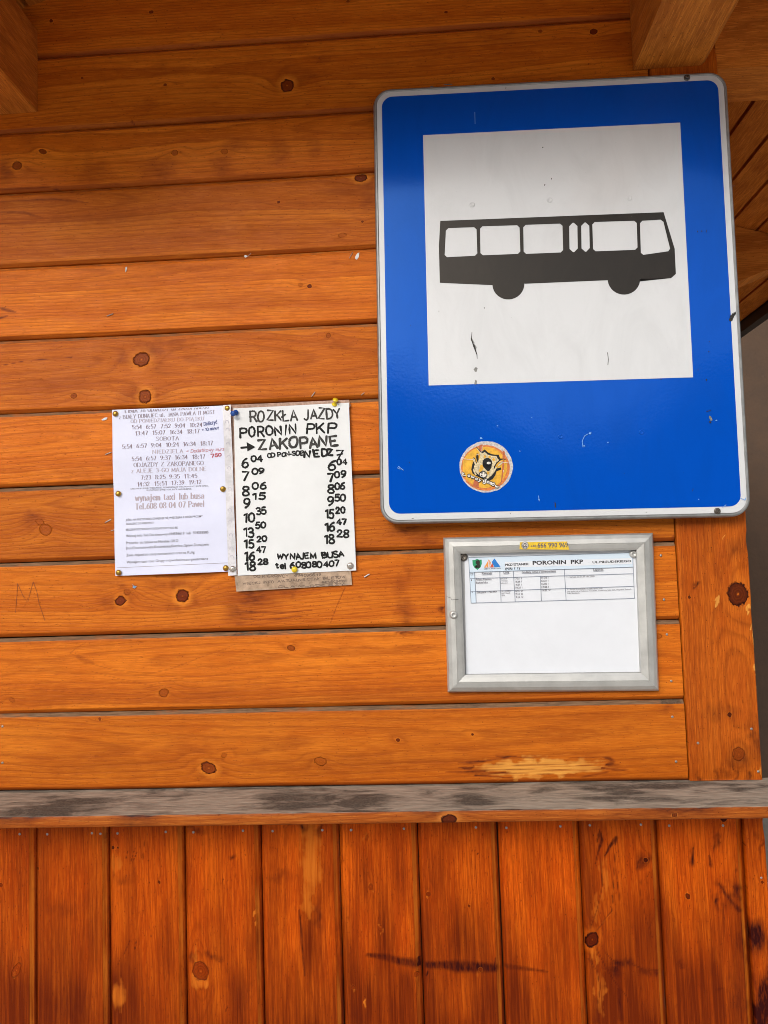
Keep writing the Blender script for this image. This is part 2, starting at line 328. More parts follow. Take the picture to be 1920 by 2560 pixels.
# ------------------------------------------------------------------ text
BFONT_CAP = .686
def font_verts(body, bold=0.0):
    cu = bpy.data.curves.new('t', 'FONT'); cu.body = body; cu.resolution_u = 2; cu.offset = bold
    o = bpy.data.objects.new('t', cu); C.objects.link(o)
    me = bpy.data.meshes.new_from_object(o.evaluated_get(bpy.context.evaluated_depsgraph_get()))
    V = np.array([v.co[:] for v in me.vertices]); F = [tuple(p.vertices) for p in me.polygons]
    bpy.data.objects.remove(o); bpy.data.curves.remove(cu); bpy.data.meshes.remove(me)
    return V, F
GL = {  # stroke letters on a 4 x 6 body; '~' = smooth, '|' = next stroke
'A': '0,0 2,6 4,0|.8,2 3.2,2', 'B': '0,0 0,6|~0,6 2.2,6 3.2,5.2 3,3.8 0,3.2|~0,3.2 2.6,3.2 3.7,2 3.2,.4 0,0',
'C': '~3.8,5 2.8,5.9 1.2,5.7 .1,4 .1,2 1.2,.3 2.8,.1 3.8,1', 'D': '0,0 0,6|~0,6 2,5.9 3.6,4.6 3.7,1.6 2,.1 0,0',
'E': '3.4,6 0,6 0,0 3.5,0|0,3.1 2.6,3.1', 'F': '3.4,6 0,6 0,0|0,3.1 2.6,3.1', 'G': '~3.7,5.1 2.7,5.9 1.2,5.7 .1,4 .1,2 1.2,.3 2.8,.1 3.7,.9 3.7,2.6|3.7,2.7 2.2,2.7',
'H': '0,0 0,6|3.8,0 3.8,6|0,3.1 3.8,3.1', 'I': '1,0 1,6', 'J': '2.4,6 2.4,1.4|~2.4,1.4 2,.3 1,0 .1,.8', 'K': '0,0 0,6|3.6,6 .1,2.6|1.3,3.6 3.8,0',
'L': '0,6 0,0 3.4,0', 'Ł': '0,6 0,0 3.4,0|-.7,2.4 1.7,3.9', 'M': '0,0 .2,6 2.2,.6 4.3,6 4.5,0', 'N': '0,0 0,6 3.8,0 3.8,6', 'O': '~2,6 .6,5.3 0,3 .6,.7 2,0 3.4,.7 4,3 3.4,5.3 2,6',
'P': '0,0 0,6|~0,6 2.4,6 3.6,5 3.4,3.4 2.2,2.8 0,2.8', 'R': '0,0 0,6|~0,6 2.4,6 3.5,5 3.2,3.5 2.2,3 0,3|1.8,3 3.8,0', 'S': '~3.5,5.2 2.4,6 .8,5.7 .3,4.5 1.2,3.4 2.6,2.8 3.6,1.6 3,.3 1.6,0 .1,.8',
'T': '0,6 4,6|2,6 2,0', 'U': '0,6 0,2|~0,2 .5,.5 2,0 3.3,.5 3.8,2|3.8,2 3.8,6', 'W': '0,6 1.2,0 2.5,5 3.8,0 5,6', 'Y': '0,6 2,3 4,6|2,3 2,0', 'Z': '.1,6 3.7,6 0,0 3.8,0', 'Ą': '0,0 2,6 4,0|.8,2 3.2,2|~4,0 3.4,-.9 4.2,-1.4',
'0': '~1.8,6 .5,5.2 0,3 .5,.8 1.8,0 3.1,.8 3.6,3 3.1,5.2 1.8,6', '1': '.4,4.6 2,6 2,0', '2': '~.2,4.6 .8,5.8 2.2,6 3.2,4.8 2.6,3.2 .1,.1|.1,.1 3.6,.1', '3': '~.2,5.2 1.4,6 2.9,5.4 2.9,3.9 1.3,3.2|~1.3,3.2 3.2,2.6 3.4,1 1.9,0 .1,.7',
'4': '2.7,0 2.7,6 0,1.8 3.7,1.8', '5': '3.3,6 .7,6 .4,3.3|~.4,3.3 1.8,3.8 3.2,3 3.3,1.2 2,0 .1,.6', '6': '~3.1,5.9 1.4,4.9 .2,2.6 .5,.6 1.9,0 3.3,.9 3.2,2.6 1.9,3.4 .4,2.4', '7': '.1,6 3.5,6 1.4,0', '8': '~1.8,3.2 .4,4.2 .6,5.6 1.8,6 3,5.6 3.2,4.2 1.8,3.2 .2,1.9 .3,.5 1.8,0 3.3,.5 3.4,1.9 1.8,3.2',
'9': '~3.2,3.8 2,2.7 .5,3.2 .2,4.8 1.3,6 2.9,5.6 3.3,3.9 2.6,1.6 .7,0', ':': '1,.1 1,.5|1,3.2 1,3.6', '.': '.8,0 .8,.4', ',': '.9,.4 .5,-1', '-': '.2,2.4 2.2,2.4', '+': '0,2.8 3.4,2.8|1.7,1.1 1.7,4.5', '(': '~1.6,6.4 .4,4 .4,1.6 1.6,-.8', ')': '~.2,6.4 1.4,4 1.4,1.6 .2,-.8',
'a': '~.4,3.3 1.4,4 2.6,3.6 2.7,2.4|2.7,2.6 2.7,.4 3.1,0|~2.7,2.3 .8,2 .1,.9 .9,0 2.7,.9', 'b': '0,6 0,.2|~0,2.6 1.4,4 2.9,3.2 2.9,.9 1.5,0 0,.7', 'c': '~2.8,3.2 1.7,4 .4,3.2 .1,1.7 .8,.3 2,0 2.9,.8', 'ć': '~2.8,3.2 1.7,4 .4,3.2 .1,1.7 .8,.3 2,0 2.9,.8|1.4,4.8 2.3,6',
'd': '2.9,6 2.9,0|~2.9,2.8 1.5,4 .2,3 .2,.9 1.4,0 2.9,.9', 'e': '~.2,2.2 2.9,2.3 2.5,3.6 1.5,4 .4,3.2 .2,1.6 .9,.3 1.9,0 2.9,.7', 'g': '~2.8,2.8 1.5,4 .2,3 .3,1.2 1.5,.6 2.8,1.6|~2.8,3.8 2.8,-.8 1.5,-2 .2,-1.3', 'ł': '.8,6 .8,0|-.1,2.6 1.7,3.8', 'i': '.8,0 .8,4|.8,5.4 .8,5.8', 'j': '~1,4 1,-.8 .2,-1.9 -.5,-1.4|1,5.4 1,5.8', 'k': '0,0 0,6|2.6,4 .1,1.8|.9,2.5 2.8,0', 'l': '.8,6 .8,0',
'm': '0,0 0,4|~0,2.8 1,4 2,3.4|2.1,3 2.1,0|~2.1,2.8 3.2,4 4.2,3.4|4.2,3 4.2,0', 'n': '0,0 0,4|~0,2.7 1.3,4 2.6,3.4 2.7,2.4|2.7,2.4 2.7,0', 'o': '~1.5,4 .3,3.2 .1,2 .4,.6 1.5,0 2.6,.6 2.9,2 2.6,3.3 1.5,4', 'ó': '~1.5,4 .3,3.2 .1,2 .4,.6 1.5,0 2.6,.6 2.9,2 2.6,3.3 1.5,4|1.5,4.7 2.3,5.9', 'r': '0,0 0,4|~0,2.6 .9,3.8 2,3.9', 's': '~2.4,3.4 1.5,4 .4,3.5 .6,2.4 2,1.8 2.5,.8 1.5,0 .1,.6', 't': '~1,5.4 1,1 1.5,.1 2.3,.3|0,4 2.2,4', 'u': '0,4 0,1.2|~0,1.2 .6,.1 1.6,.1 2.7,1.2|2.7,4 2.7,0',
'w': '0,4 1,0 2.1,3.6 3.2,0 4.2,4', 'x': '0,0 2.8,4|0,4 2.8,0', 'y': '0,4 1.5,.3|2.9,4 1.2,-1.2 .1,-1.8', 'z': '.1,4 2.6,4 0,0 2.7,0', '→': '0,3 4,3|2.9,4 4,3 2.9,2', '/': '0,-.5 2,6.2',
}
def smooth_pts(p, n=5):
    p = np.array(p, float)
    if len(p) < 3: return p
    q = np.vstack([2*p[0]-p[1], p, 2*p[-1]-p[-2]]); out = []
    for i in range(1, len(q)-2):
        for k in range(n):
            t = k/n; a, b, c, d = q[i-1], q[i], q[i+1], q[i+2]
            out.append(.5*((2*b)+(-a+c)*t+(2*a-5*b+4*c-d)*t*t+(-a+3*b-3*c+d)*t**3))
    out.append(q[-2]); return np.array(out)
def glyph_strokes(body, gap=1.1, space=2.6):
    x = 0.0; res = []
    for ch in body:
        if ch == ' ': x += space; continue
        wmax = 0; ss = []
        for st in GL[ch].split('|'):
            sm = st[0] == '~'; pts = [tuple(map(float, a.split(','))) for a in st.lstrip('~').split()]
            wmax = max(wmax, max(p[0] for p in pts)); ss.append((sm, pts))
        if ch in 'Iijl1:.,': wmax = max(wmax, 1.7 if ch != '1' else 2.6)
        for sm, pts in ss: res.append((ch, smooth_pts(pts) if sm else np.array(pts, float), x))
        x += wmax+gap
    return [(c, np.column_stack([p[:, 0]+ox, p[:, 1]])) for c, p, ox in res], x-gap
def frame_map(p0, p1, cap, wid, capu, y, surf=None):
    """photo baseline p0->p1 and cap height (photo px) to a map from letter units onto the wall plane"""
    A = P(*p0, y); B = P(*p1, y); d = B-A; L = math.hypot(d[0], d[2]); ex = d/L; ez = np.array([-ex[2], 0, ex[0]])
    k = np.linalg.norm(P(p0[0], p0[1]-cap, y)-A)/capu
    def f(V, lift=0.0):
        Q = A+np.outer(V[:, 0]*L/wid, ex)+np.outer(V[:, 1]*k, ez)
        Q[:, 1] = y-lift
        if surf is not None: Q[:, 1] -= surf(Q[:, 0], Q[:, 2])
        return Q
    return f, L/wid, k
class Text:
    """collects lettering of one ink on one sheet"""
    def __init__(s, y, surf=None, lift=.0005): s.y = y; s.surf = surf; s.lift = lift; s.mb = MB(); s.clip = None
    def sans(s, body, p0, p1, cap, bold=0.0):
        V, F = font_verts(body, bold)
        x0 = V[:, 0].min(); V[:, 0] -= x0
        f, a, b = frame_map(p0, p1, cap, V[:, 0].max(), BFONT_CAP, s.y, s.surf)
        s.mb.add(f(V, s.lift), F)
    def tube(s, pts, rad, squash=.05):
        """flattened round pen line through world points (n,3); rad = array"""
        pts = np.asarray(pts); n = len(pts)
        if n < 2: return
        t = np.gradient(pts, axis=0); t /= np.linalg.norm(t, axis=1)[:, None]+1e-12
        nz = np.column_stack([-t[:, 2], 0*t[:, 0], t[:, 0]]); nz /= np.linalg.norm(nz, axis=1)[:, None]+1e-12
        K = 8
        e0 = pts[0]-t[0]*rad[0]*.75; e1 = pts[-1]+t[-1]*rad[-1]*.75
        pts = np.vstack([e0, pts, e1]); nz = np.vstack([nz[0], nz, nz[-1]]); rr = np.concatenate([[rad[0]*.55], rad, [rad[-1]*.55]])
        vs = []; fs = []
        for i in range(len(pts)):
            for k in range(K):
                a = 2*math.pi*k/K
                vs.append(pts[i]+nz[i]*rr[i]*math.cos(a)+np.array([0, -1, 0])*rr[i]*squash*(math.sin(a)))
        for i in range(len(pts)-1):
            for k in range(K):
                fs.append((i*K+k, i*K+(k+1) % K, (i+1)*K+(k+1) % K, (i+1)*K+k))
        fs.append(tuple(range(K-1, -1, -1))); fs.append(tuple((len(pts)-1)*K+k for k in range(K)))
        s.mb.add(vs, fs)
    def hand(s, body, p0, p1, cap, pen, jit=.12, slant=0.0, gap=1.1):
        st, wd = glyph_strokes(body, gap); f, a, b = frame_map(p0, p1, cap, wd, 6.0, s.y, s.surf)
        pw = pen*.000667/2; last = None
        for ch, q in st:
            c_ = np.array([q[:, 0].mean(), 3.0]); key = (round(c_[0]*0+ord(ch)), len(st))
            if ch != last: an = rng.normal(0, jit*.28); sc_ = 1+rng.normal(0, jit*.30); of = rng.normal(0, jit*1.2, 2); last = ch
            ca, sa = math.cos(an), math.sin(an); q = (q-c_)*[1, sc_]
            q = np.column_stack([q[:, 0]*ca-q[:, 1]*sa, q[:, 0]*sa+q[:, 1]*ca])+c_+of+rng.normal(0, jit*.5, 2); q[:, 0] += q[:, 1]*slant
            if len(q) > 1:
                seg = []
                for i in range(len(q)-1):
                    for k in range(2): seg.append(q[i]+(q[i+1]-q[i])*k/2)
                seg.append(q[-1]); q = np.array(seg)
                q = q+np.cumsum(rng.normal(0, jit*.12, q.shape), axis=0)
            s.tube(f(q, s.lift), pw*(1+rng.normal(0, .16, len(q))))
    def serif(s, body, p0, p1, cap, weight=1.0):
        """printed roman: thick stems, thin bars, small serifs at the stem ends"""
        st, wd = glyph_strokes(body, 1.35, 3.4); f, a, b = frame_map(p0, p1, cap, wd, 6.0, s.y, s.surf)
        u = b
        for ch, q in st:
            if len(q) == 2:
                q = np.array([q[0]+(q[1]-q[0])*t for t in np.linspace(0, 1, 4)])
            elif ch not in 'COSGQ' and len(q) < 6:
                q = np.vstack([np.array([q[i]+(q[i+1]-q[i])*t for t in (0, .45, .9)]) for i in range(len(q)-1)]+[q[-1:]])
            d = np.gradient(q, axis=0); vert = np.abs(d[:, 1])/(np.linalg.norm(d, axis=1)+1e-9)
            s.tube(f(q, s.lift), u*(.16+.34*vert**2)*weight)
            if ch in 'ABDEFHIKLŁMNPRTUWYZijlłmnrudbhkfpxwyA14':
                for e, o in ((q[0], q[1]), (q[-1], q[-2])):
                    dv = e-o
                    if abs(dv[1]) > .75*np.linalg.norm(dv) and (abs(e[1]) < .15 or abs(e[1]-6) < .15 or abs(e[1]-4) < .15):
                        s.tube(f(np.array([e+[-.75, 0], e+[.75, 0]]), s.lift*1.2), np.array([u*.16, u*.16])*max(1, weight*.9))
    def poly(s, pts, lift=None):
        """flat filled outline given in photo px"""
        Q = np.array([P(a, b, s.y) for a, b in pts]); Q[:, 1] = s.y-(s.lift if lift is None else lift)
        if s.surf is not None: Q[:, 1] -= s.surf(Q[:, 0], Q[:, 2])
        s.mb.add(Q, [tuple(range(len(pts)-1, -1, -1)) if orient(Q) else tuple(range(len(pts)))])
    def line(s, p0, p1, wpx, n=8):
        Q = np.array([P(p0[0]+(p1[0]-p0[0])*t, p0[1]+(p1[1]-p0[1])*t, s.y) for t in np.linspace(0, 1, n)])
        Q[:, 1] = s.y-s.lift
        if s.surf is not None: Q[:, 1] -= s.surf(Q[:, 0], Q[:, 2])
        s.tube(Q, np.full(n, wpx*.000667/2), .2)
    def path(s, pts, wpx):
        Q = np.array([P(a, b, s.y) for a, b in pts]); Q[:, 1] = s.y-s.lift
        if s.surf is not None: Q[:, 1] -= s.surf(Q[:, 0], Q[:, 2])
        r = np.full(len(pts), wpx*.000667/2) if np.isscalar(wpx) else np.array(wpx)*.000667/2
        s.tube(Q, r, .2)
    def build(s, name, mat, parent, clipz=None):
        if clipz is not None:
            s.mb.v = [(x, y, min(z, clipz(x))) for x, y, z in s.mb.v]
        return s.mb.build(name, mat, parent)
def orient(Q):
    a = 0
    for i in range(len(Q)):
        j = (i+1) % len(Q); a += Q[i][0]*Q[j][2]-Q[j][0]*Q[i][2]
    return a < 0

def sheet_mesh(name, corners, y, surf, n=26, thick=.0002, ragged=0.0):
    """paper sheet between four photo corners TL TR BR BL, following surf()"""
    tl, tr, br, bl = [P(*c, y) for c in corners]
    a = np.linspace(0, 1, n); U, V = np.meshgrid(a, a)
    Q = (1-V)[..., None]*((1-U)[..., None]*tl+U[..., None]*tr)+V[..., None]*((1-U)[..., None]*bl+U[..., None]*br)
    Y = y-surf(Q[..., 0], Q[..., 2])
    me = grid_mesh(name, [Q[..., 0][::-1]], [Y[::-1]], [Q[..., 2][::-1]])
    return me

def lathe(prof, n=20, rim=None):
    """profile (radius, out) turned round the -Y axis"""
    vs = []; fs = []
    for i, (r, h) in enumerate(prof):
        for k in range(n):
            a = 2*math.pi*k/n; q = r*(1+(rim(a, i) if rim else 0)); vs.append((q*math.cos(a), -h, q*math.sin(a)))
    for i in range(len(prof)-1):
        for k in range(n): fs.append((i*n+k, i*n+(k+1) % n, (i+1)*n+(k+1) % n, (i+1)*n+k))
    fs.append(tuple((len(prof)-1)*n+k for k in range(n)))
    return vs, fs
def put_lathe(name, prof, at, mat, parent=None, n=20, tilt=(0, 0), rim=None, smooth=True):
    vs, fs = lathe(prof, n, rim)
    M = Matrix.Rotation(tilt[0], 3, 'X') @ Matrix.Rotation(tilt[1], 3, 'Z')
    mb = MB(); mb.add([tuple(Vector(at)+M @ Vector(v)) for v in vs] if parent is not None else [tuple(M @ Vector(v)) for v in vs], fs)
    o = mb.build(name, mat, parent, smooth)
    if parent is None: o.location = at
    return o

# ------------------------------------------------------------------ wood figure
def vnoise(x, y, seed, sx=1.0, sy=1.0):
    g = np.random.default_rng(seed).random((64, 64)); x = x/sx; y = y/sy
    i = np.floor(x).astype(int); j = np.floor(y).astype(int); fx = x-i; fy = y-j
    fx = fx*fx*(3-2*fx); fy = fy*fy*(3-2*fy)
    a = g[i % 64, j % 64]; b = g[(i+1) % 64, j % 64]; c = g[i % 64, (j+1) % 64]; d = g[(i+1) % 64, (j+1) % 64]
    return (a*(1-fx)+b*fx)*(1-fy)+(c*(1-fx)+d*fx)*fy
def figure(u, v, u0, v0, seed, knots, spacing=None):
    """ring phase, knot distance and knot strength on one board; u along the grain, v across"""
    q = np.random.default_rng(int(seed*1000)+5)
    sp = spacing or q.uniform(.0055, .0085)
    h = q.uniform(-.012, .045)+q.uniform(-.02, .02)*(u-u0)+(vnoise(u, v*0, int(seed*77)+3, .35)-.5)*.035
    c = v0+q.uniform(-.05, .05)+(vnoise(u, v*0, int(seed*51)+9, .5)-.5)*.03
    rr = np.sqrt((v-c)**2+h**2)/sp
    kd = np.full(u.shape, 9.0); ks = np.zeros(u.shape)
    for (ku, kv, r, s, el) in knots:
        du = u-ku; dv = v-kv
        pw_ = 1.0 if r > .006 else 2.6
        an = q.uniform(-.5, .5); el = el*q.uniform(.95, 1.45); du, dv = du*math.cos(an)+dv*math.sin(an), dv*math.cos(an)-du*math.sin(an)
        rr = rr+1.6*r/sp*np.exp(-((du/(4.5*r))**2+(dv/(2.0*r))**2))*(1 if q.random() > .3 else -1)
        d = np.sqrt((du/(r*el))**2+(dv/r)**2); d = np.where(d > 1, d**pw_, d); k = d < kd
        kd = np.where(k, d, kd); ks = np.where(k, s, ks)
    return rr, np.minimum(kd, 9.0), ks
def blob(X, Z, items, seed, hard=False, horiz=True):
    out = np.zeros(X.shape)
    if not items: return out
    wx = (vnoise(X, Z, seed, .012, .012)-.5)*.012+(vnoise(X, Z, seed+1, .004, .004)-.5)*.005
    wz = (vnoise(X, Z, seed+2, .012, .012)-.5)*.012+(vnoise(X, Z, seed+3, .004, .004)-.5)*.005
    for (px, py, rx, ry, s) in items:
        c = P(px, py); rx, ry = rx*.000667, ry*.000667
        e = ((X-c[0]+wx)/rx)**2+((Z-c[2]+wz)/ry)**2
        out = np.maximum(out, s*(np.exp(-e*e) if hard else np.exp(-e)))
    return out
def clouds(X, Z, kn, dark, seed, vert=False):
    q = np.random.default_rng(seed+77)
    for (a, b, r, s, el) in kn:
        if r < .0055: continue
        kx, kz = (b, a) if vert else (a, b)
        for m in range(3):
            ox, oz = q.uniform(-3, 3)*r, q.uniform(-2, 2)*r; sx, sz = q.uniform(1.6, 3.4)*r, q.uniform(1, 2)*r
            if vert: ox, oz, sx, sz = oz, ox, sz, sx
            dark = np.maximum(dark, .42*s*np.exp(-((X-kx-ox)/sx)**2-((Z-kz-oz)/sz)**2)*(.4+.9*vnoise(X, Z, seed+m, .008, .008))*np.clip((np.hypot(X-kx, Z-kz)/r-1.1)*2, 0, 1))
    return dark
def trail(X, Z, pts, s, seed):
    """dark streak along photo points (px, py, half width px)"""
    out = np.zeros(X.shape)
    for (a, b) in zip(pts[:-1], pts[1:]):
        A = P(a[0], a[1]); B = P(b[0], b[1]); d = np.array([B[0]-A[0], B[2]-A[2]]); L2 = d@d
        t = np.clip(((X-A[0])*d[0]+(Z-A[2])*d[1])/L2, 0, 1)
        D = np.hypot(X-A[0]-t*d[0], Z-A[2]-t*d[1]); wd = (a[2]+(b[2]-a[2])*t)*.000667
        out = np.maximum(out, s*np.exp(-(D/wd)**4))
    return out
def knots_px(rows): return [(px, py, r*.000667, s, el) for (px, py, r, s, el) in rows]

# photo px: x, y, radius, strength, elongation along the grain
KN_UP = knots_px([(718,214,16,.9,1),(205,195,4,.8,1),(413,212,4,.8,1),(378,30,5,.9,1),(128,52,5,.9,1),(870,3,4,.8,1),(107,379,7,.7,1.3),(43,414,11,.6,1),(437,382,8,.5,1.2),(561,379,7,.4,1),
 (902,444,11,1,1),(697,505,4,1,1.3),(906,554,4,.9,1),(774,716,6,1,.9),(752,712,6,.35,1),(821,839,8,.55,.8),(856,588,6,.4,1.4),(354,899,17,.75,1.05),(363,992,17,.75,.85),(185,990,7,.6,1),
 (114,1325,14,.5,1),(301,1502,11,1,.95),(318,1480,8,.4,1),(456,1490,15,1,1),(410,1732,10,.55,1),(728,1620,7,.6,1.3),(522,1920,13,.8,1),(250,1797,5,.7,1),(560,1888,6,.4,1),(802,1904,10,.45,1),
 (995,1850,5,1,.8),(1181,1836,4,1,.8),(1484,79,8,1,1),(1351,78,5,.6,1),(1115,30,4,.9,1),(1233,197,4,.8,1),(1455,209,4,.6,1),(100,1305,8,.3,1.4),(30,1750,6,.4,1),(1640,1590,7,.4,1.5)])
KN_LOW = knots_px([(41,2426,9,.4,1.4),(282,2119,5,.9,1),(295,2119,3,.8,1),(93,2172,5,.8,1),(502,2428,18,.55,1.05),(883,2468,5,.6,1),(927,2217,6,.5,1.2),(951,2320,6,.4,1.2),(1071,2235,6,.6,1),(1173,2265,4,.7,1),(1042,2436,7,.5,1),(917,2094,5,.3,1.4),(1201,2424,5,.7,1),
 (1480,2349,14,.9,1.05),(1614,2150,6,1,1),(1720,2241,6,.8,1),(1685,2300,4,.3,1),(1809,2046,8,1,.8),(398,2205,4,.8,1),(1,2213,6,.6,1)])
KN_POST = knots_px([(1843,1485,23,.9,1),(1822,1786,5,1,1),(1845,1885,14,.5,1),(1722,1493,4,.9,1)])
ST_UP = [(240,430,45,32,.42),(400,425,45,35,.5),(225,420,20,40,.4),(555,415,30,38,.45),(590,365,35,18,.4),(700,385,28,38,.4),(790,370,20,25,.35),(15,430,26,30,.5),(75,345,24,22,.3),(770,190,40,22,.4),(800,148,24,16,.3),(735,118,40,14,.25),(400,168,22,16,.28),(370,262,30,18,.25),(250,235,40,20,.2),
 (637,1492,60,34,.50),(720,1478,50,14,.42),(590,1535,34,26,.42),(1014,1533,24,40,.42),(1000,1470,18,26,.32),(1018,1425,12,22,.3),(1090,1410,14,26,.28),(1010,1577,34,7,.7),(1108,1520,12,8,.75),(1020,1325,55,14,.5),(1060,1350,40,12,.45),(78,1294,24,16,.45),(320,900,34,14,.3),(385,880,18,20,.4),(330,990,40,20,.35),(860,860,40,16,.2),  # ellipses just under the sign's lower edge: its shadow, painted among the stains
 (465,1465,30,12,.3),(260,1460,50,16,.2),(1250,1350,60,6,.6),(920,500,22,30,.35),(300,1468,14,10,.4),(440,860,22,14,.3),(470,1870,80,14,.2),(1668,1775,24,10,.4),(1560,100,60,30,.3),(1250,100,60,26,.35),(1100,120,70,22,.3),(640,1480,60,20,.35),(1690,1350,14,6,.6),(1600,1350,60,6,.5)]
TONE_UP = [(900,1745,520,28,.55),(1250,1740,300,26,.6),(480,1742,240,30,.5),(150,1745,200,26,.45),(1000,1905,500,22,.35),(300,1910,240,30,.35),(300,1590,240,16,.35),(200,1380,160,20,.4),(150,960,140,30,.35),(640,760,200,30,.3),(250,545,240,14,.45),(600,580,240,12,.4),(200,1180,200,20,.3),(560,1500,200,40,.3),(1100,1440,120,30,.3),(1500,1800,160,24,.35),(300,880,160,26,.3),(700,1000,200,30,.3),(860,470,60,30,.3)]
def zq(a): return [(x/2.765, 1240+y/2.765, w_) for x, y, w_ in a]
TR_UP0 = [(zq([(485,1085,1.2),(540,1120,1.6),(620,1155,1.6),(760,1195,1.4),(900,1218,1.2),(1060,1222,1.2),(1180,1195,1.2),(1400,1110,1.2),(1560,1055,1.2),(1650,1010,1)]),.3),(zq([(485,1085,1.2),(530,1050,1.4),(600,1010,1.4)]),.3),(zq([(540,1110,6),(600,1145,8),(640,1150,4)]),.3),(zq([(640,1215,1),(850,1270,1.2),(1050,1310,1),(1100,1290,1),(1240,1255,1),(1500,1240,1)]),.3),(zq([(0,1290,1),(300,1330,1),(700,1390,1),(1000,1420,1)]),.25)]
TR_UP = TR_UP0+[([(605,1530,4),(700,1532,3),(780,1525,1)],.55),([(600,1548,3),(690,1548,3),(760,1540,1)],.5),([(590,1560,3),(650,1562,2),(700,1560,1)],.45),([(0,473,2),(120,468,3),(210,488,1)],.5),([(0,505,2),(130,498,3),(220,507,2)],.5),([(0,530,2),(60,531,4),(105,545,2)],.5),([(0,560,2),(90,555,1)],.45),
 ([(0,770,3),(20,776,5),(44,782,1)],.6),([(0,795,4),(18,790,2)],.6),([(0,915,1),(60,903,1),(180,893,.6)],.7),([(75,1480,1),(60,1520,1)],.3),([(862,1470,1.2),(840,1520,1.2),(825,1560,.8)],.55),([(330,303,3),(334,308,2)],.8)]
PALE_UP = [(1345,1917,190,24,.66),(1345,1928,150,18,.66),(1320,1944,100,7,.5)]
SCAR = [([(1240,1890,2),(1260,1893,5),(1295,1889,1)],1),([(1146,1907,1),(1180,1906,5),(1200,1904,4),(1240,1899,1)],1),([(1147,1919,2),(1172,1922,5),(1185,1917,2)],1),([(1114,1931,1),(1160,1930,3),(1190,1928,5),(1215,1930,2),(1290,1932,1)],1),([(1188,1938,3),(1215,1940,3),(1290,1945,1)],1),
 ([(1505,1892,2),(1525,1897,5),(1532,1905,6),(1515,1912,3)],1),([(1520,1913,3),(1560,1914,1)],1),([(1505,1919,2),(1540,1925,3),(1580,1927,1)],1),([(1455,1943,3),(1490,1935,3),(1520,1930,2)],.8),([(1190,1910,1),(1300,1913,1.2),(1420,1912,1),(1500,1915,1.4)],.8),([(1190,1925,1.4),(1300,1923,1.2),(1460,1926,1.2),(1520,1921,1.5)],.85),([(1200,1934,1.4),(1330,1934,1.2),(1440,1938,1)],.8),([(1270,1893,1.2),(1400,1893,1),(1510,1894,1.4)],.8)]
ST_LOW = [(1550,2412,26,9,.85),(1535,2428,16,11,.75),(1610,2155,16,16,.8),(1600,2160,8,14,.8),(1640,2425,14,8,.6),(1612,2428,14,7,.6),(1790,2105,7,20,.75),(1795,2090,4,14,.6),(1838,2228,15,26,.7),(1793,2256,8,22,.85),(1800,2215,12,14,.65),(1820,2250,14,30,.45),(1704,2416,12,8,.6),(1731,2158,5,12,.6),(1776,2155,6,10,.5),(1842,2180,6,10,.5),(1850,2500,26,80,.5),(1858,2370,10,60,.5),(1802,2473,10,6,.5),(1736,2120,6,14,.4),
 (530,2390,24,9,.6),(475,2394,16,9,.5),(796,2285,12,36,.6),(480,2075,36,8,.55),(580,2140,10,5,.8),(727,2068,7,2.4,1),(700,2190,30,14,.4),(160,2270,40,30,.35),(310,2200,26,14,.4),(760,2070,10,10,.8),(800,2070,8,18,.7),(569,2530,2,10,.9),(900,2540,20,40,.3),(600,2480,60,60,.25),(1240,2500,60,60,.25),(180,2520,80,60,.35),(260,2100,6,16,.5)]
TR_LOW = [([(920,2387,5),(965,2393,9),(1000,2403,10),(1047,2409,12)],.62),([(1047,2395,1.5),(1047,2416,2)],1),([(1068,2412,9),(1110,2412,10),(1140,2415,15),(1172,2416,14),(1238,2420,11)],.72),([(1238,2395,1.5),(1238,2424,2.5)],1),([(1070,2428,2),(1066,2440,1)],1),([(1262,2415,7),(1310,2421,5.5),(1370,2429,2)],.5),([(748,2275,2),(752,2310,3),(757,2380,3),(762,2440,1.5)],.65),([(1493,2105,2),(1499,2075,2),(1504,2100,5),(1495,2130,2),(1489,2160,1)],.75),([(1512,2140,2),(1525,2115,4),(1540,2095,5),(1538,2110,2)],.75),
 ([(331,2140,1),(326,2160,.8)],.7),([(342,2130,1),(334,2150,.8)],.7),([(320,2125,.8),(314,2150,.8)],.6),([(362,2095,.8),(356,2160,1)],.6),([(310,2385,1),(325,2350,1)],.6),([(300,2400,1),(290,2420,.8)],.5),([(335,2380,1),(342,2350,1)],.6),([(330,2145,.8),(338,2120,.8)],.6),([(548,2210,.5),(600,2195,.4)],.3),([(1181,2125,1),(1183,2136,1)],1),([(1189,2117,1),(1188,2128,1)],1),([(1194,2134,1.2),(1195,2136,1.2)],1),([(1265,2062,1),(1267,2080,1)],1)]
def zl(a): return [(1400+x/3.19, 1900+y/3.19, wd) for x, y, wd in a]
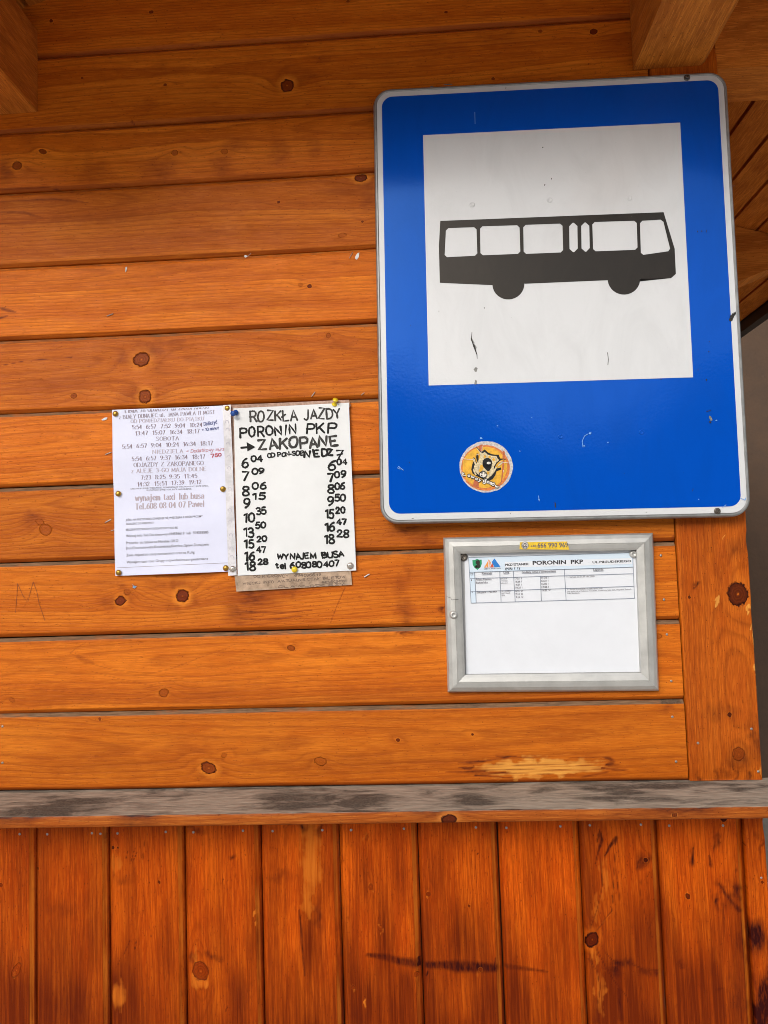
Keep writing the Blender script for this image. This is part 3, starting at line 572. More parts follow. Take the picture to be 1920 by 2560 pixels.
TR_LOW += [(zl(a), st) for a, st in [([(325,640,1.2),(337,1000,1.2),(300,1180,1.4),(240,1345,1.2)],.55),([(440,720,1),(415,1200,1.2),(300,1350,1.4)],.55),([(215,1560,1.2),(290,1680,1.4),(322,1800,1.6),(300,1960,1.2)],.5),([(290,1500,1.2),(370,1660,1.4),(430,1760,1.4),(530,1880,1.4),(545,1940,1)],.55),
 ([(310,1470,1),(420,1600,1.6),(560,1620,2),(690,1680,2),(800,1670,1)],.5),([(450,950,1),(485,1150,1.2),(490,1270,1)],.45),([(650,940,1),(640,1060,1.2),(680,1250,1.2),(740,1420,1)],.4),([(1060,700,2),(1058,830,4)],.7),([(1190,760,2),(1200,840,4)],.6),([(1270,990,3),(1330,1080,6),(1430,1200,6)],.6),([(1380,1010,3),(1440,1110,5)],.6),([(1300,1150,2),(1312,1420,1)],.4),([(470,1830,5),(480,2060,7)],.45),([(290,1900,4),(300,2080,5)],.35)]]
ST_LOW = [(a, b_, c, d, e*.85) for a, b_, c, d, e in ST_LOW]
ST_UP = [(a, b_, c, d, min(1, e*(.8 if b_ < 470 else 1.1))) for a, b_, c, d, e in ST_UP]
PALE_LOW = [(a, b_+2, 6, 14, .52) for a, b_ in [(41,2426),(927,2215),(951,2320),(1071,2232),(1042,2436),(917,2094),(883,2467),(1720,2238),(1201,2424)]]+[(498,2446,30,34,.55),(486,2410,14,40,.5),(780,2130,33,120,.60),(768,2250,20,60,.52),(292,2162,22,34,.52),(298,2490,28,46,.52),(910,2512,4,17,.9),(637,2290,2,26,.9),(636,2235,2,12,.6),(516,2456,10,16,.6),(1508,2190,14,80,.50),(1494,2270,14,60,.46),(1500,2480,18,70,.48),(1490,2390,14,30,.5),(1432,2112,5,14,.5)]
TRP_LOW = [([(1545,2095,2),(1536,2180,2),(1530,2280,2),(1495,2320,2)],.5),([(1505,2120,2),(1504,2240,2),(1478,2310,2)],.4)]
ST_POST = [(1850,1900,30,30,.5),(1840,1375,30,26,.38),(1800,1780,40,22,.3),(1885,1850,14,50,.5),(1740,1460,10,5,.8),(1735,1470,6,4,.7),(1760,1350,40,60,.15),(1870,1940,10,14,.6),(1745,1945,6,14,.6),(1810,1935,12,18,.4),(1790,1940,6,20,.5),(1835,1920,5,30,.6)]
PALE_POST = [(1792,1502,7,15,1),(1875,1522,5,16,.9),(1806,1340,2,8,.6),(1880,1590,2.5,40,.8),(1889,1700,2,60,.7),(1868,1370,2,30,.6),(1898,1930,4,18,.6)]

KZ = EYE                                     # photo coordinates already carry the world height
kiosk = empty('wooden_kiosk', (-.8, .8, 0), 'orange stained wooden kiosk wall with horizontal boards above a grey ledge', 'kiosk')

# --- horizontal cladding
ZB = [.9268+.13, .9268, .7891, .6789, .5425, .4122, .2814, .1519, .0220, -.1055, -.2338, -.3625]
xs = np.concatenate([np.linspace(-2.2, -.78, 10), np.arange(-.765, .4062, .0021), [.4065]])
gx, gy, gz, ggc, grg, gkd, gmk, gtn = [], [], [], [], [], [], [], []
for i in range(len(ZB)-1):
    z1, z0 = ZB[i]+EYE, ZB[i+1]+EYE
    last = i == len(ZB)-2
    rows = [(z0+.0007, .013), (z0+.0007, .0048), (z0+.0022, .0036), (z0+.0060, .0005), (z0+.0072, 0)]
    if last: rows = [(z0+.0008, .013), (z0+.0008, .003), (z0+.004, .0008), (z0+.0055, 0)]
    zt = np.arange(rows[-1][0]+.002, z1-.0078, .0021)
    rows += [(z, 0) for z in zt] + [(z1-.0072, 0), (z1-.0062, .0006), (z1-.0026, .0040), (z1-.0007, .0052), (z1-.0007, .013)]
    rz = np.array([r[0] for r in rows]); ry = np.array([r[1] for r in rows])
    X, Z = np.meshgrid(xs, rz); Y = np.repeat(ry[:, None], len(xs), 1)
    Y = Y+(vnoise(X, Z, 40+i, .6, .3)-.5)*.0016
    Z = Z+(vnoise(X, Z*0, 60+i, .25)-.5)*.0014
    kn = []
    for (px, py, r, s, el) in KN_UP:
        p = P(px, py)
        if z0 < p[2] < z1: kn.append((p[0], p[2], r, s, el))
    seed = .137+i*.731
    ring, kd, ks = figure(X, Z, -.1, (z0+z1)/2, seed, kn)
    dark = blob(X, Z, ST_UP, 100)
    for pts, s in TR_UP: dark = np.maximum(dark, trail(X, Z, pts, s, 0))
    if last or i == len(ZB)-3:
        for pts, s in SCAR: dark = np.maximum(dark, trail(X, Z, pts, s*.62, 0))
    pale = blob(X, Z, PALE_UP, 130, True)
    pale = np.where(dark > .55, pale*.2, pale)
    tone = clouds(X, Z, kn, 0*X, i)*1.5
    tone = np.maximum(tone, blob(X, Z, TONE_UP, 140))
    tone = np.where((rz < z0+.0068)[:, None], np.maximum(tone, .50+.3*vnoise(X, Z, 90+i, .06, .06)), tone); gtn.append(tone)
    gch = np.zeros(X.shape); g = float(np.clip((.62-(z1-EYE))/.45, .12, 1))
    topch = (rz > z1-.0066)[:, None]
    gch = np.where(topch, .25+.62*g+(vnoise(X, Z, 70+i, .05, .05)-.5)*.5*g, 0)
    gch = np.where(topch & (X > .37) & (i > 6), .95, gch)
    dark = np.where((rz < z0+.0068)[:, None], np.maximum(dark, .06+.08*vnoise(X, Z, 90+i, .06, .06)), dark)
    pale = np.where((rz == rows[-2][0])[:, None] & (not last), .40+.3*vnoise(X, Z*0, 95+i, .05), pale)  # thin highlight along each top lip, painted in as pale wood
    gx.append(X); gy.append(Y); gz.append(Z)
    ggc.append(np.stack([X+seed*3, Z, np.full(X.shape, seed)], -1)); grg.append(ring); gkd.append(kd)
    gmk.append(np.stack([dark, pale, gch, ks], -1))
link('horizontal_cladding', grid_mesh('horizontal_cladding', gx, gy, gz, ggc, grg, gkd, gmk, gtn), W_UP, kiosk)

# --- vertical cladding below the ledge
XV = [-.671-.1265*k for k in range(12, 0, -1)]+[-.671, -.546, -.418, -.290, -.1600, -.0305, .0990, .2295, .3535, .4880]
zs = np.concatenate([np.linspace(-1.6, -.80, 8), np.arange(-.785, -.366, .0024), [-.3655]])+EYE
gx, gy, gz, ggc, grg, gkd, gmk, gtn = [], [], [], [], [], [], [], []
for i in range(len(XV)-1):
    x0, x1 = XV[i], XV[i+1]
    vis = x1 > -.78
    cols = [(x0+.0006, .013), (x0+.0006, .0055), (x0+.0055, .0005), (x0+.0068, 0)]
    cols += [(x, 0) for x in (np.arange(x0+.008, x1-.0125, .0022) if vis else np.linspace(x0+.01, x1-.013, 3))]
    cols += [(x1-.0115, 0), (x1-.0105, .0006), (x1-.0060, .0042), (x1-.0012, .0046), (x1-.0010, .013)]
    cx = np.array([c[0] for c in cols]); cy_ = np.array([c[1] for c in cols])
    Xb, Z = np.meshgrid(cx, zs); Y = np.repeat(cy_[None, :], len(zs), 0)
    lean = (0.004 if i == len(XV)-2 else 0.0)
    X = Xb+(vnoise(Z, Z*0, 200+i, .3)-.5)*.0012
    Y = Y+(vnoise(Z, X, 240+i, .6, .3)-.5)*.0014
    kn = []
    for (px, py, r, s, el) in KN_LOW:
        p = P(px, py)
        if x0 < p[0] < x1: kn.append((p[2], p[0], r, s, el))
    seed = .411+i*.557
    ring, kd, ks = figure(Z, X, 1.0, (x0+x1)/2, seed, kn)
    dark = blob(X, Z, ST_LOW, 300)
    for pts, s in TR_LOW: dark = np.maximum(dark, trail(X, Z, pts, s, 0))
    tone = clouds(X, Z, kn, 0*X, 50+i, True)*1.6
    # stain and lens fall-off painted in, darker towards each board's foot, front uneven
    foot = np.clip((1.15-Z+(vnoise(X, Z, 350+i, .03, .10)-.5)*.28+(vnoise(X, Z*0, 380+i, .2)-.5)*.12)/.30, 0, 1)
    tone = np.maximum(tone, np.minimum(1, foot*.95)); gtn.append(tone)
    pale = blob(X, Z, PALE_LOW, 330, True)
    for pts, s in TRP_LOW: pale = np.maximum(pale, trail(X, Z, pts, s, 0))
    groove = ((cx > x1-.0112) | (cx < x0+.0056))[None, :]
    dark = np.where(groove, np.maximum(dark, .10+.2*vnoise(X, Z, 390+i, .02, .08)), dark)
    dark = np.where((cx > x1-.0058)[None, :], np.maximum(dark, .34+.2*vnoise(X, Z, 395+i, .02, .06)), dark)
    pale = np.where(((cx > x1-.0108) & (cx < x1-.0058))[None, :], np.maximum(pale, .42+.25*vnoise(X, Z, 397+i, .02, .05)), pale)
    gfl = np.where((cx > x1-.0058)[None, :] & (vnoise(X, Z*0, 398+i, .01) > .45), .35*vnoise(X, Z, 399, .02, .10), 0)
    gx.append(X); gy.append(Y); gz.append(Z)
    ggc.append(np.stack([Z+seed*3, X, np.full(X.shape, seed)], -1)); grg.append(ring); gkd.append(kd)
    gmk.append(np.stack([dark, pale, gfl, ks], -1))
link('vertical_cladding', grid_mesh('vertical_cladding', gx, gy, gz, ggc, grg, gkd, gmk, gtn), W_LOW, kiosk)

# --- corner boards (upper and lower), wall core
def corner(name, x0, x1, z0, z1, dz, y, kn_rows, st, pl, seed, extra_dark=None):
    zs = np.concatenate([np.linspace(z0, max(z0, .80), 6)[:-1], np.arange(max(z0, .80), z1, dz), [z1]])
    cols = [(x0, .012), (x0, y+.0008), (x0+.0008, y)]+[(x, y) for x in np.arange(x0+.0025, x1-.002, .0022)]+[(x1-.0012, y+.0002), (x1-.0002, y+.0012), (x1, y+.004), (x1, .03), (x1, .06)]
    cx = np.array([c[0] for c in cols]); cy_ = np.array([c[1] for c in cols])
    X, Z = np.meshgrid(cx, zs); Y = np.repeat(cy_[None, :], len(zs), 0)
    edge = (cx > x1-.003)[None, :]
    X = X-np.where(edge, np.maximum(0, vnoise(Z, X*0, int(seed*100), .03)-.55)*.006, 0)
    kn = [(P(px, py)[2], P(px, py)[0], r, s, el) for (px, py, r, s, el) in kn_rows]
    ring, kd, ks = figure(Z, X, 1.5, (x0+x1)/2, seed, kn, .007)
    dark = blob(X, Z, st, 500); pale = blob(X, Z, pl, 530, True)
    if extra_dark is not None: dark = np.maximum(dark, extra_dark(X, Z))
    link(name, grid_mesh(name, [X], [Y], [Z], [np.stack([Z+3, X, np.full(X.shape, seed)], -1)], [ring], [kd], [np.stack([dark, pale, 0*X, ks], -1)]), W_POST if name == 'corner_board' else W_LOW, kiosk)
corner('corner_board', .4088, .5218, EYE-.3620, EYE+1.06, .0024, -.0030, KN_POST, ST_POST, PALE_POST, .63)
corner('lower_corner_board', .4895, .5208, .0, EYE-.3655, .0026, -.0010, knots_px([(1905,2205,4,.7,1)]), [(1895,2330,16,20,.7),(1900,2120,6,40,.5)], [(1900,2120,3,6,.6),(1893,2290,3,10,.4)], .29,
       lambda X, Z: np.clip((1.02-Z+(vnoise(X, Z, 71, .012, .05)-.5)*.16)/.10, 0, .85))
mb = MB(); mb.box((-2.2, .0115, 0), (.4085, .05, EYE+1.05)); mb.build('wall_backing', M_CORE, kiosk)
mb = MB(); mb.box((.4086, .0125, 0), (.5195, 1.5, EYE+1.0), 1, .2); mb.box((-2.2, 1.45, 0), (.4086, 1.5, EYE+1.0), 0, .4); mb.box((-2.2, .05, 0), (-2.15, 1.45, EYE+1.0), 1, .6)
mb.build('rear_walls', W_POST, kiosk)

# --- ledge: weathered top, orange front edge
LZ = EYE-.3630; LF = -.133
xl = np.concatenate([np.linspace(-2.2, -.80, 8), np.arange(-.78, .585, .0030), [.586]])
yl = np.concatenate([[.010], np.arange(0, LF+.003, -.0026), [LF+.0015]])
X, Y = np.meshgrid(xl, yl); Z = np.full(X.shape, LZ)+(vnoise(X, Y, 601, .015, .003)-.5)*.0009+(vnoise(X, Y, 602, .2, .1)-.5)*.002
kl = []
ring, kd, ks = figure(X, Y, 0, -.02, .77, kl, .0042)
dk = np.zeros(X.shape)
for (px, py, rx, ry, s) in [(160,2010,160,40,.8),(50,2025,50,20,.7),(720,2005,110,40,.85),(900,2010,90,40,.75),(1160,2010,60,30,.95),(1500,1995,120,30,.6),(1700,1985,200,20,.7),(420,1985,30,20,.4)]:
    c = P(px, 1975 + 0*py); cx0 = (px-1068)*.000667*.95; cyy = LF*(py-1968)/68
    dk = np.maximum(dk, s*np.exp(-((X-cx0)/(rx*.000667))**2-((Y-cyy)/(ry*.0019))**2))
dk = np.maximum(dk, .7*np.exp(-((Y)/.010)**2)*vnoise(X, Y, 611, .08, .02))
gm = np.ones(X.shape)
X2, V2 = np.meshgrid(xl, np.array([0, .0015, .004, .008, .012, .0155, .0170, .0170]))
yy = np.array([LF+.0015, LF+.0003, LF, LF, LF, LF+.0005, LF+.002, .012])
Y2 = np.repeat(yy[:, None], len(xl), 1); Z2 = LZ-V2
k2 = [(.018, .013, .0075, 1, 1.0), (.342, .010, .0035, .8, 1.2)]
r2, kd2, ks2 = figure(X2, V2, 0, .0, .33, k2, .006)
dk2 = np.clip((vnoise(X2, V2, 631, .09, .03)-.45)*1.1, 0, .5)+np.where(V2 < .002, .35*vnoise(X2, V2, 632, .03), 0)
dk2 = np.maximum(dk2, np.clip((X2-.40)/.2, 0, .5)*vnoise(X2, V2, 633, .03, .01))
gr2 = np.where(V2 < .0012, .6, .0)
link('ledge', grid_mesh('ledge', [X, X2], [Y, Y2], [Z, Z2], [np.stack([X, Y, np.full(X.shape, .77)], -1), np.stack([X2+5, V2, np.full(X2.shape, .33)], -1)],
     [ring, r2], [kd, kd2], [np.stack([dk, 0*X, gm, ks], -1), np.stack([dk2, 0*X2, gr2, ks2], -1)]), W_LEDGE, kiosk)

# --- beams, projecting log ends and the roof
def prism(mb, poly, a0, a1, axis, seed, n=1):
    """section poly carried along an axis: 'y' section is (x,z), 'x' section is (y,z)"""
    per = 0; k = len(poly)
    for i in range(k):
        p, q = poly[i], poly[(i+1) % k]; L = math.dist(p, q)
        f = (lambda c, a: (c[0], a, c[1])) if axis == 'y' else (lambda c, a: (a, c[0], c[1]))
        mb.add([f(p, a0), f(q, a0), f(q, a1), f(p, a1)], [(0, 1, 2, 3)], [(a0, per, seed+i*.13), (a0, per+L, seed+i*.13), (a1, per+L, seed+i*.13), (a1, per, seed+i*.13)])
        per += L
    f = (lambda c, a: (c[0], a, c[1])) if axis == 'y' else (lambda c, a: (a, c[0], c[1]))
    for a in (a0, a1): mb.add([f(p, a) for p in poly], [tuple(range(k))], [(p[0]*.6, p[1], seed+.9) for p in poly])
def soff(x): return EYE+1.138-.30*abs(x+.15)-.045 if x < -.15 else EYE+1.138-.30*x
RIDGE = -.15
def soffit(x): return EYE+1.138-.30*x if x >= RIDGE else EYE+1.138-.30*(2*RIDGE-x)
mb = MB(); prism(mb, [(-.790, EYE+.824), (-.668, EYE+.824), (-.666, EYE+.826), (-.666, EYE+.975), (-.790, EYE+.975)], -.55, -.0005, 'y', .21); mb.build('purlin', W_BEAM, kiosk)
mb = MB(); prism(mb, [(.3805, EYE+.8285), (.4935, EYE+.8285), (.5010, EYE+.8345), (.5010, EYE+.965), (.3805, EYE+.965)], -.55, -.0036, 'y', .52); mb.build('purlin', W_BEAM, kiosk)
mb = MB(); prism(mb, [(.004, EYE+.8250), (.105, EYE+.8250), (.105, EYE+.965), (.004, EYE+.965)], .5225, 1.02, 'x', .71); mb.build('log_end', W_BEAM, kiosk)
y2 = .78
crv = [P(1820, 712, y2), P(1848, 703, y2), P(1872, 693, y2), P(1896, 683, y2), P(1920, 674, y2), P(1950, 660, y2), P(1985, 630, y2)]
poly = [(c[0], c[2]) for c in crv]; poly = [(.5225, poly[0][1]-.01)]+poly+[(poly[-1][0], soffit(poly[-1][0])-.002), (.5225, soffit(.5225)-.002)]
mb = MB(); prism(mb, poly, y2, y2+.09, 'y', .83); mb.build('log_end', W_BEAM, kiosk)
mb = MB()
xr = [RIDGE]+[-.06+.0765*k for k in range(9)]+[.630, .704, .775, .845, .915, .985, 1.055, 1.12]
for i in range(len(xr)-1):
    a, b = xr[i]+.0035, xr[i+1]-.0035
    prism(mb, [(a, soffit(a)), (b, soffit(b)), (b, soffit(b)+.02), (a, soffit(a)+.02)], -.55, 2.2, 'y', .05+i*.61)
xlft = np.arange(RIDGE, -2.3, -.0765)
for i in range(len(xlft)-1):
    a, b = xlft[i]-.0035, xlft[i+1]+.0035
    prism(mb, [(b, soffit(b)), (a, soffit(a)), (a, soffit(a)+.02), (b, soffit(b)+.02)], -.55, 2.2, 'y', .35+i*.47)
mb.build('roof_boarding', W_BEAM, kiosk)
mb = MB()
for s0, s1 in ((RIDGE, 1.15), (-2.35, RIDGE)):
    mb.add([(s0, -.59, soffit(s0)+.022), (s1, -.59, soffit(s1)+.022), (s1, 2.2, soffit(s1)+.022), (s0, 2.2, soffit(s0)+.022), (s0, -.59, soffit(s0)+.06), (s1, -.59, soffit(s1)+.06), (s1, 2.2, soffit(s1)+.06), (s0, 2.2, soffit(s0)+.06)],
           [(0, 3, 2, 1), (4, 5, 6, 7), (0, 1, 5, 4), (1, 2, 6, 5), (2, 3, 7, 6), (3, 0, 4, 7)])
mb.build('roof', M_BLACKG, kiosk)
mb = MB(); mb.box((1.1215, -.59, EYE+.768), (1.152, 2.2, EYE+.818)); mb.build('gutter', M_BLACKG, kiosk)
mb = MB(); prism(mb, [(-2.35, EYE+.945), (.645, EYE+.945), (1.12, soffit(1.12)-.01), (1.12, soffit(1.12)+.02), (RIDGE, soffit(RIDGE)+.02), (-2.35, EYE+.96)], -.585, -.5515, 'y', .93); mb.build('bargeboard', W_BEAM, kiosk)

# --- nail heads
zn = zoomer(0, 2040, 3.456); zn2 = zoomer(440, 2040, 3.456); zn3 = zoomer(860, 2040, 3.072); zn4 = zoomer(1400, 2040, 3.19); zp = zoomer(1600, 1240, 2.572)
NAILS = [zn(170,156), zn(408,157), zn(795,148), zn(868,153), zn(1015,150), zn(1432,137), zn2(150,140), zn2(578,127), zn2(835,130), zn2(1264,122), zn2(1511,122), zn3(460,97), zn3(1013,87), zn3(1247,90), zn3(55,107),
         zn4(3,82), zn4(238,73), zn4(645,68), zn4(871,77), zn4(1300,76), zn4(1605,492), zp(134,382), zp(154,666), zp(173,890), zp(201,1190), zp(208,1420), zp(232,1708), zp(369,1586), zp(712,1495), zp(756,1769), (6,1816), (6,1907)]
for (a, b) in NAILS:
    q = P(a, b, -.0005); post = 1700 < a and b < 1960 and q[0] > .409
    put_lathe('nail', [(.0021, 0), (.0021, .0004), (.0014, .0009), (.0001, .0011)], (q[0], -.0030 if post else -.0003, q[2]), M_NAIL, kiosk, 10)
# --- letters carved into the boards
zd = zoomer(0, 1240, 2.765); zf = zoomer(0, 1700, 2.765)
tx = Text(.0003, None, .0004)
for st in [[zd(122,605), zd(118,680), zd(108,805)], [zd(122,605), zd(160,690), zd(192,735), zd(212,660), zd(230,592)], [zd(230,592), zd(255,660), zd(270,740), zd(290,800), zd(312,862)]]: tx.path(st, 1.15)
tx.build('carved_letter', M_GRAVE, kiosk)
tx = Text(.0003, None, .0004)
for st in [[zf(130,345), zf(134,450), zf(138,500), zf(132,560)], [zf(66,422), zf(40,470), zf(0,540)], [zf(90,488), zf(102,530), zf(112,558)]]: tx.path(st, 1.15)
tx.build('carved_letter', M_GRAVE, kiosk)
tx = Text(.0003, None, .0004)
for st in [[zd(242,1068), zd(236,1140), zd(230,1212)], [zd(170,1068), zd(300,1056), zd(480,1052)], [zd(300,1080), zd(400,1150), zd(490,1172)]]: tx.path(st, .9)
tx.build('carved_letter', M_GRAVE, kiosk)


# ------------------------------------------------------------------ ground, unseen hill ring, neighbouring house
M_GROUND = plain('paved_ground', (.58, .56, .52), .85, nscale=3, namp=.25)
def unseen_hill_mat():
    m, t, b = newmat('unseen_hill_green'); n = NT(t); tc = t.nodes.new('ShaderNodeTexCoord').outputs['Object']
    z = n.noise(tc, .12, 6, .65); t.links.new(n.ramp(z, [(.3, (.018, .030, .014)), (.55, (.035, .055, .02)), (.75, (.07, .08, .035))]), b.inputs[0]); b.inputs['Roughness'].default_value = .9
    return m
mb = MB(); mb.add([(-600, -600, 0), (600, -600, 0), (600, 600, 0), (-600, 600, 0)], [(0, 1, 2, 3)]); o = mb.build('ground', M_GROUND); tag(o, 'grey paved ground in front of the wooden kiosk', 'ground', kind='structure')
th = np.linspace(0, 2*math.pi, 361); rr_ = np.array([45, 60, 80, 110, 150, 200.]); T, RR = np.meshgrid(th, rr_)
prof = np.array([0, .25, .62, .9, 1, .9])[:, None]
hh = 110*math.tan(R(17))*prof*(.78+.5*vnoise(T*3, RR/60, 801)+.22*vnoise(T*14, RR/20, 802))
phi = np.degrees(th)-270; phi = (phi+180) % 360-180          # seen from the wall, 0 = straight out, + = right
elv = np.interp(phi, [-180, -60, -20, -3, 4, 9, 15, 20, 26, 60, 180], [15, 16, 17.5, 17, 15.5, 13, 11.5, 14.5, 16, 15, 15])  # unseen hill ring added; heights shaped for the sky reflected in the sign
hh = 110*np.tan(np.radians(elv))[None, :]*prof*(.86+.22*vnoise(T*9, RR/60, 801)+.12*vnoise(T*28, RR/20, 802))*1.05
hh[:, -1] = hh[:, 0]
o = link('unseen_hills', grid_mesh('unseen_hills', [RR*np.cos(T)], [RR*np.sin(T)], [hh-.3]), unseen_hill_mat(), None, True); tag(o, 'unseen dark green hill ring, added and shaped for the sign reflection', 'unseen_hills', kind='structure')
house = empty('plastered_house', (2.5, 3.0, 0), 'brown plastered wall of the house behind the kiosk corner', 'house')
M_PLAST = plain('brown_plaster', (.085, .050, .030), .85, nscale=12, namp=.15, bscale=60, bdist=.003)
M_PLINTH = plain('grey_plinth', (.17, .155, .135), .85, nscale=16, namp=.2)
mb = MB(); mb.box((-3, 2.7, .40), (8, 8, 5.5)); mb.build('wall', M_PLAST, house)
mb = MB(); mb.box((-3.02, 2.66, 0), (8.02, 8.02, .40)); mb.build('plinth', M_PLINTH, house)
mb = MB(); mb.add([(-3.4, 2.3, 5.52), (8.4, 2.3, 5.52), (8.4, 8.4, 5.52), (-3.4, 8.4, 5.52), (2.5, 2.3, 8.2), (2.5, 8.4, 8.2)], [(0, 3, 2, 1), (0, 1, 4), (2, 3, 5), (1, 2, 5, 4), (3, 0, 4, 5)]); mb.build('roof', M_BLACKG, house)

# ------------------------------------------------------------------ bus stop sign
SX, SZ, ST = .22999, .50597+EYE, -.0131        # centre of the white square, tilt
def rrect(w, h, r, n=10, cx=0.0, cz=0.0):
    out = []
    for (sx, sz, a0) in ((1, 1, 0), (-1, 1, 90), (-1, -1, 180), (1, -1, 270)):
        for k in range(n+1):
            a = R(a0+90*k/n); out.append((cx+sx*(w/2-r)+r*math.cos(a), cz+sz*(h/2-r)+r*math.sin(a)))
    return out
OCX, OCZ = -.00174, -.07075                         # outer plate centre from the square's centre
OW, OH = .5935, .7475
TILT, PIV = R(.8), EYE+.81                        # its foot stands a little further from the boards
sign = empty('bus_stop_sign', (SX, -.0209, PIV), 'large blue bus stop sign with black bus on a white square', 'road sign')
def sloc(x, z): return (SX+x*math.cos(ST)-z*math.sin(ST), SZ+x*math.sin(ST)+z*math.cos(ST))
def loop_pts(ins, y, r): return [(*sloc(x, z), y) for x, z in rrect(OW-2*ins, OH-2*ins, r-ins*.9, 10, OCX, OCZ)]
mb = MB(); lv = [(0.0012, -.003), (0, -.005), (0, -.0165), (.0008, -.0195), (.0025, -.0212), (.0045, -.0212), (.0058, -.0200)]
n0 = None
for (ins, y) in lv:
    L = loop_pts(ins, y, .030); b = len(mb.v); mb.v += [(a, yy, c) for a, c, yy in L]; mb.g += [(0, 0, 0)]*len(L)
    if n0 is not None:
        for k in range(len(L)): mb.f.append((n0+k, n0+(k+1) % len(L), b+(k+1) % len(L), b+k))
    n0 = b
mb.f.append(tuple(range(n0, n0+len(L))))
rim = mb.build('rim', M_RIM, sign)
def flat(name, pts, y, mat, parent=sign):
    q = [sloc(*p) for p in pts]
    mb = MB(); mb.add([(a, y, c) for a, c in q], [tuple(range(len(q)))]); return mb.build(name, mat, parent)
flat('white_border', rrect(OW-.0122, OH-.0122, .0245, 10, OCX, OCZ), -.0203, M_WHITE)
flat('blue_field', rrect(OW-.030, OH-.031, .0185, 10, OCX-.0003, OCZ+.0008), -.0206, M_BLUE)
flat('white_panel', [(-.2145, -.2165), (.2145, -.2165), (.2145, .2165), (-.2145, .2165)], -.0209, M_WHITE)
z7 = zoomer(920, 160, 1659/980)
def to_sign(zx, zy):
    y = -.0212
    for k in range(4): p = P(*z7(zx, zy), y); y = -.0212-(PIV-p[2])*math.tan(TILT)
    dx, dz = p[0]-SX, PIV-(PIV-p[2])/math.cos(TILT)-SZ
    return (dx*math.cos(ST)+dz*math.sin(ST), -dx*math.sin(ST)+dz*math.cos(ST))
def arc(c, r, a0, a1, n=16): return [(c[0]+r*math.cos(R(a0+(a1-a0)*k/n)), c[1]+r*math.sin(R(a0+(a1-a0)*k/n))) for k in range(n+1)]
def chamf(quad, c=.0042):
    out = []
    for i in range(4):
        p = np.array(quad[i]); a = np.array(quad[i-1]); b = np.array(quad[(i+1) % 4])
        for q in (a, b): out.append(tuple(p+(q-p)/np.linalg.norm(q-p)*c))
    return out
w1 = to_sign(594, 931); w2 = to_sign(1083, 910); wr = .0268*.985
bl, br = to_sign(304, 926), to_sign(1283, 906)
def half(c):
    return arc(c, wr, 180+4, 360-4)
body = [to_sign(306, 664), to_sign(300, 770), bl, to_sign(528, 936)]+[p for p in arc(w1, wr, 183, 360)]+[to_sign(663, 930), to_sign(1017, 915)]+arc(w2, wr, 183, 360)+[to_sign(1151, 909), br, to_sign(1303, 888), to_sign(1298, 782), to_sign(1251, 627)]
wins = [[(330,695),(459,690),(463,811),(324,818)], [(474,687),(641,682),(645,803),(476,810)], [(657,681),(823,675),(826,797),(659,804)], [(851,673),(886,671),(888,795),(853,797)], [(902,671),(936,670),(939,793),(904,795)], [(949,669),(1137,663),(1141,786),(953,793)], [(1151,664),(1248,658),(1281,791),(1155,809)]]
cu = bpy.data.curves.new('bus', 'CURVE'); cu.dimensions = '2D'; cu.fill_mode = 'BOTH'
for pts in [body]+[chamf([to_sign(*p) for p in wq], .0040 if i not in (3, 4) else .0058) for i, wq in enumerate(wins)]:
    s = cu.splines.new('POLY'); s.points.add(len(pts)-1); s.use_cyclic_u = True
    for k, p in enumerate(pts): s.points[k].co = (p[0], p[1], 0, 1)
ob = bpy.data.objects.new('bus', cu); C.objects.link(ob)
me = bpy.data.meshes.new_from_object(ob.evaluated_get(bpy.context.evaluated_depsgraph_get())); bpy.data.objects.remove(ob)
mb = MB(); q = [sloc(v.co.x, v.co.y) for v in me.vertices]; mb.add([(a, -.0212, c) for a, c in q], [tuple(p.vertices) for p in me.polygons])
mb.build('bus_symbol', M_BLACK, sign)
# hex screws, rivet marks, chips and scratches
for (px, py, yy) in [(1717,195,-.0203), (1787,1279,-.0203)]:
    c = P(px, py, yy)
    o = put_lathe('screw', [(.0052, 0), (.0052, .0010), (.0042, .0016)], (c[0], yy, c[2]), M_SCREW, sign, 24)
    put_lathe('screw_head', [(.0038, .0014), (.0038, .0046), (.0030, .0056), (.0017, .0056), (.0016, .0044), (.0001, .0044)], (c[0], yy, c[2]), M_SCREW, o, 6 if py < 600 else 20, smooth=False)
for (zx, zy) in [(441,600), (768,580), (1104,572)]:
    c = P(*z7(zx, zy), -.0209); put_lathe('rivet_mark', [(.0046, 0), (.0038, .0010), (.0026, .0011), (.0018, .0003), (.0001, .0009)], (c[0], -.02095, c[2]), M_WHITE, sign, 20)
for (zx, zy) in [(812,1580), (1152,1562)]:
    c = P(*z7(zx, zy), -.0206); put_lathe('rivet_mark', [(.0044, 0), (.0037, .0006), (.0026, .0007), (.0018, .0002), (.0001, .0005)], (c[0], -.02065, c[2]), M_BLUE, sign, 20)
def flake(px, py, rx, ry, seed, rot=0.0):
    q = np.random.default_rng(seed); n = 11; out = []
    for k in range(n):
        a = 2*math.pi*k/n; r = q.uniform(.55, 1.1); x, y = rx*r*math.cos(a), ry*r*math.sin(a)
        out.append((px+x*math.cos(rot)-y*math.sin(rot), py+x*math.sin(rot)+y*math.cos(rot)))
    return out
tc_ = Text(-.0213, None, .0001); td = Text(-.0213, None, .00012); tl = Text(-.0213, None, .0001)
for i, (zx, zy, rx, ry, ro) in enumerate([(441,1175,5,14,-.5), (450,1200,5,12,-.6), (454,1297,8,9,.3), (455,1350,6,9,.1), (1441,1503,6,14,-.4)]): tc_.poly(flake(*z7(zx, zy), rx*.72, ry*.72, 900+i, ro))
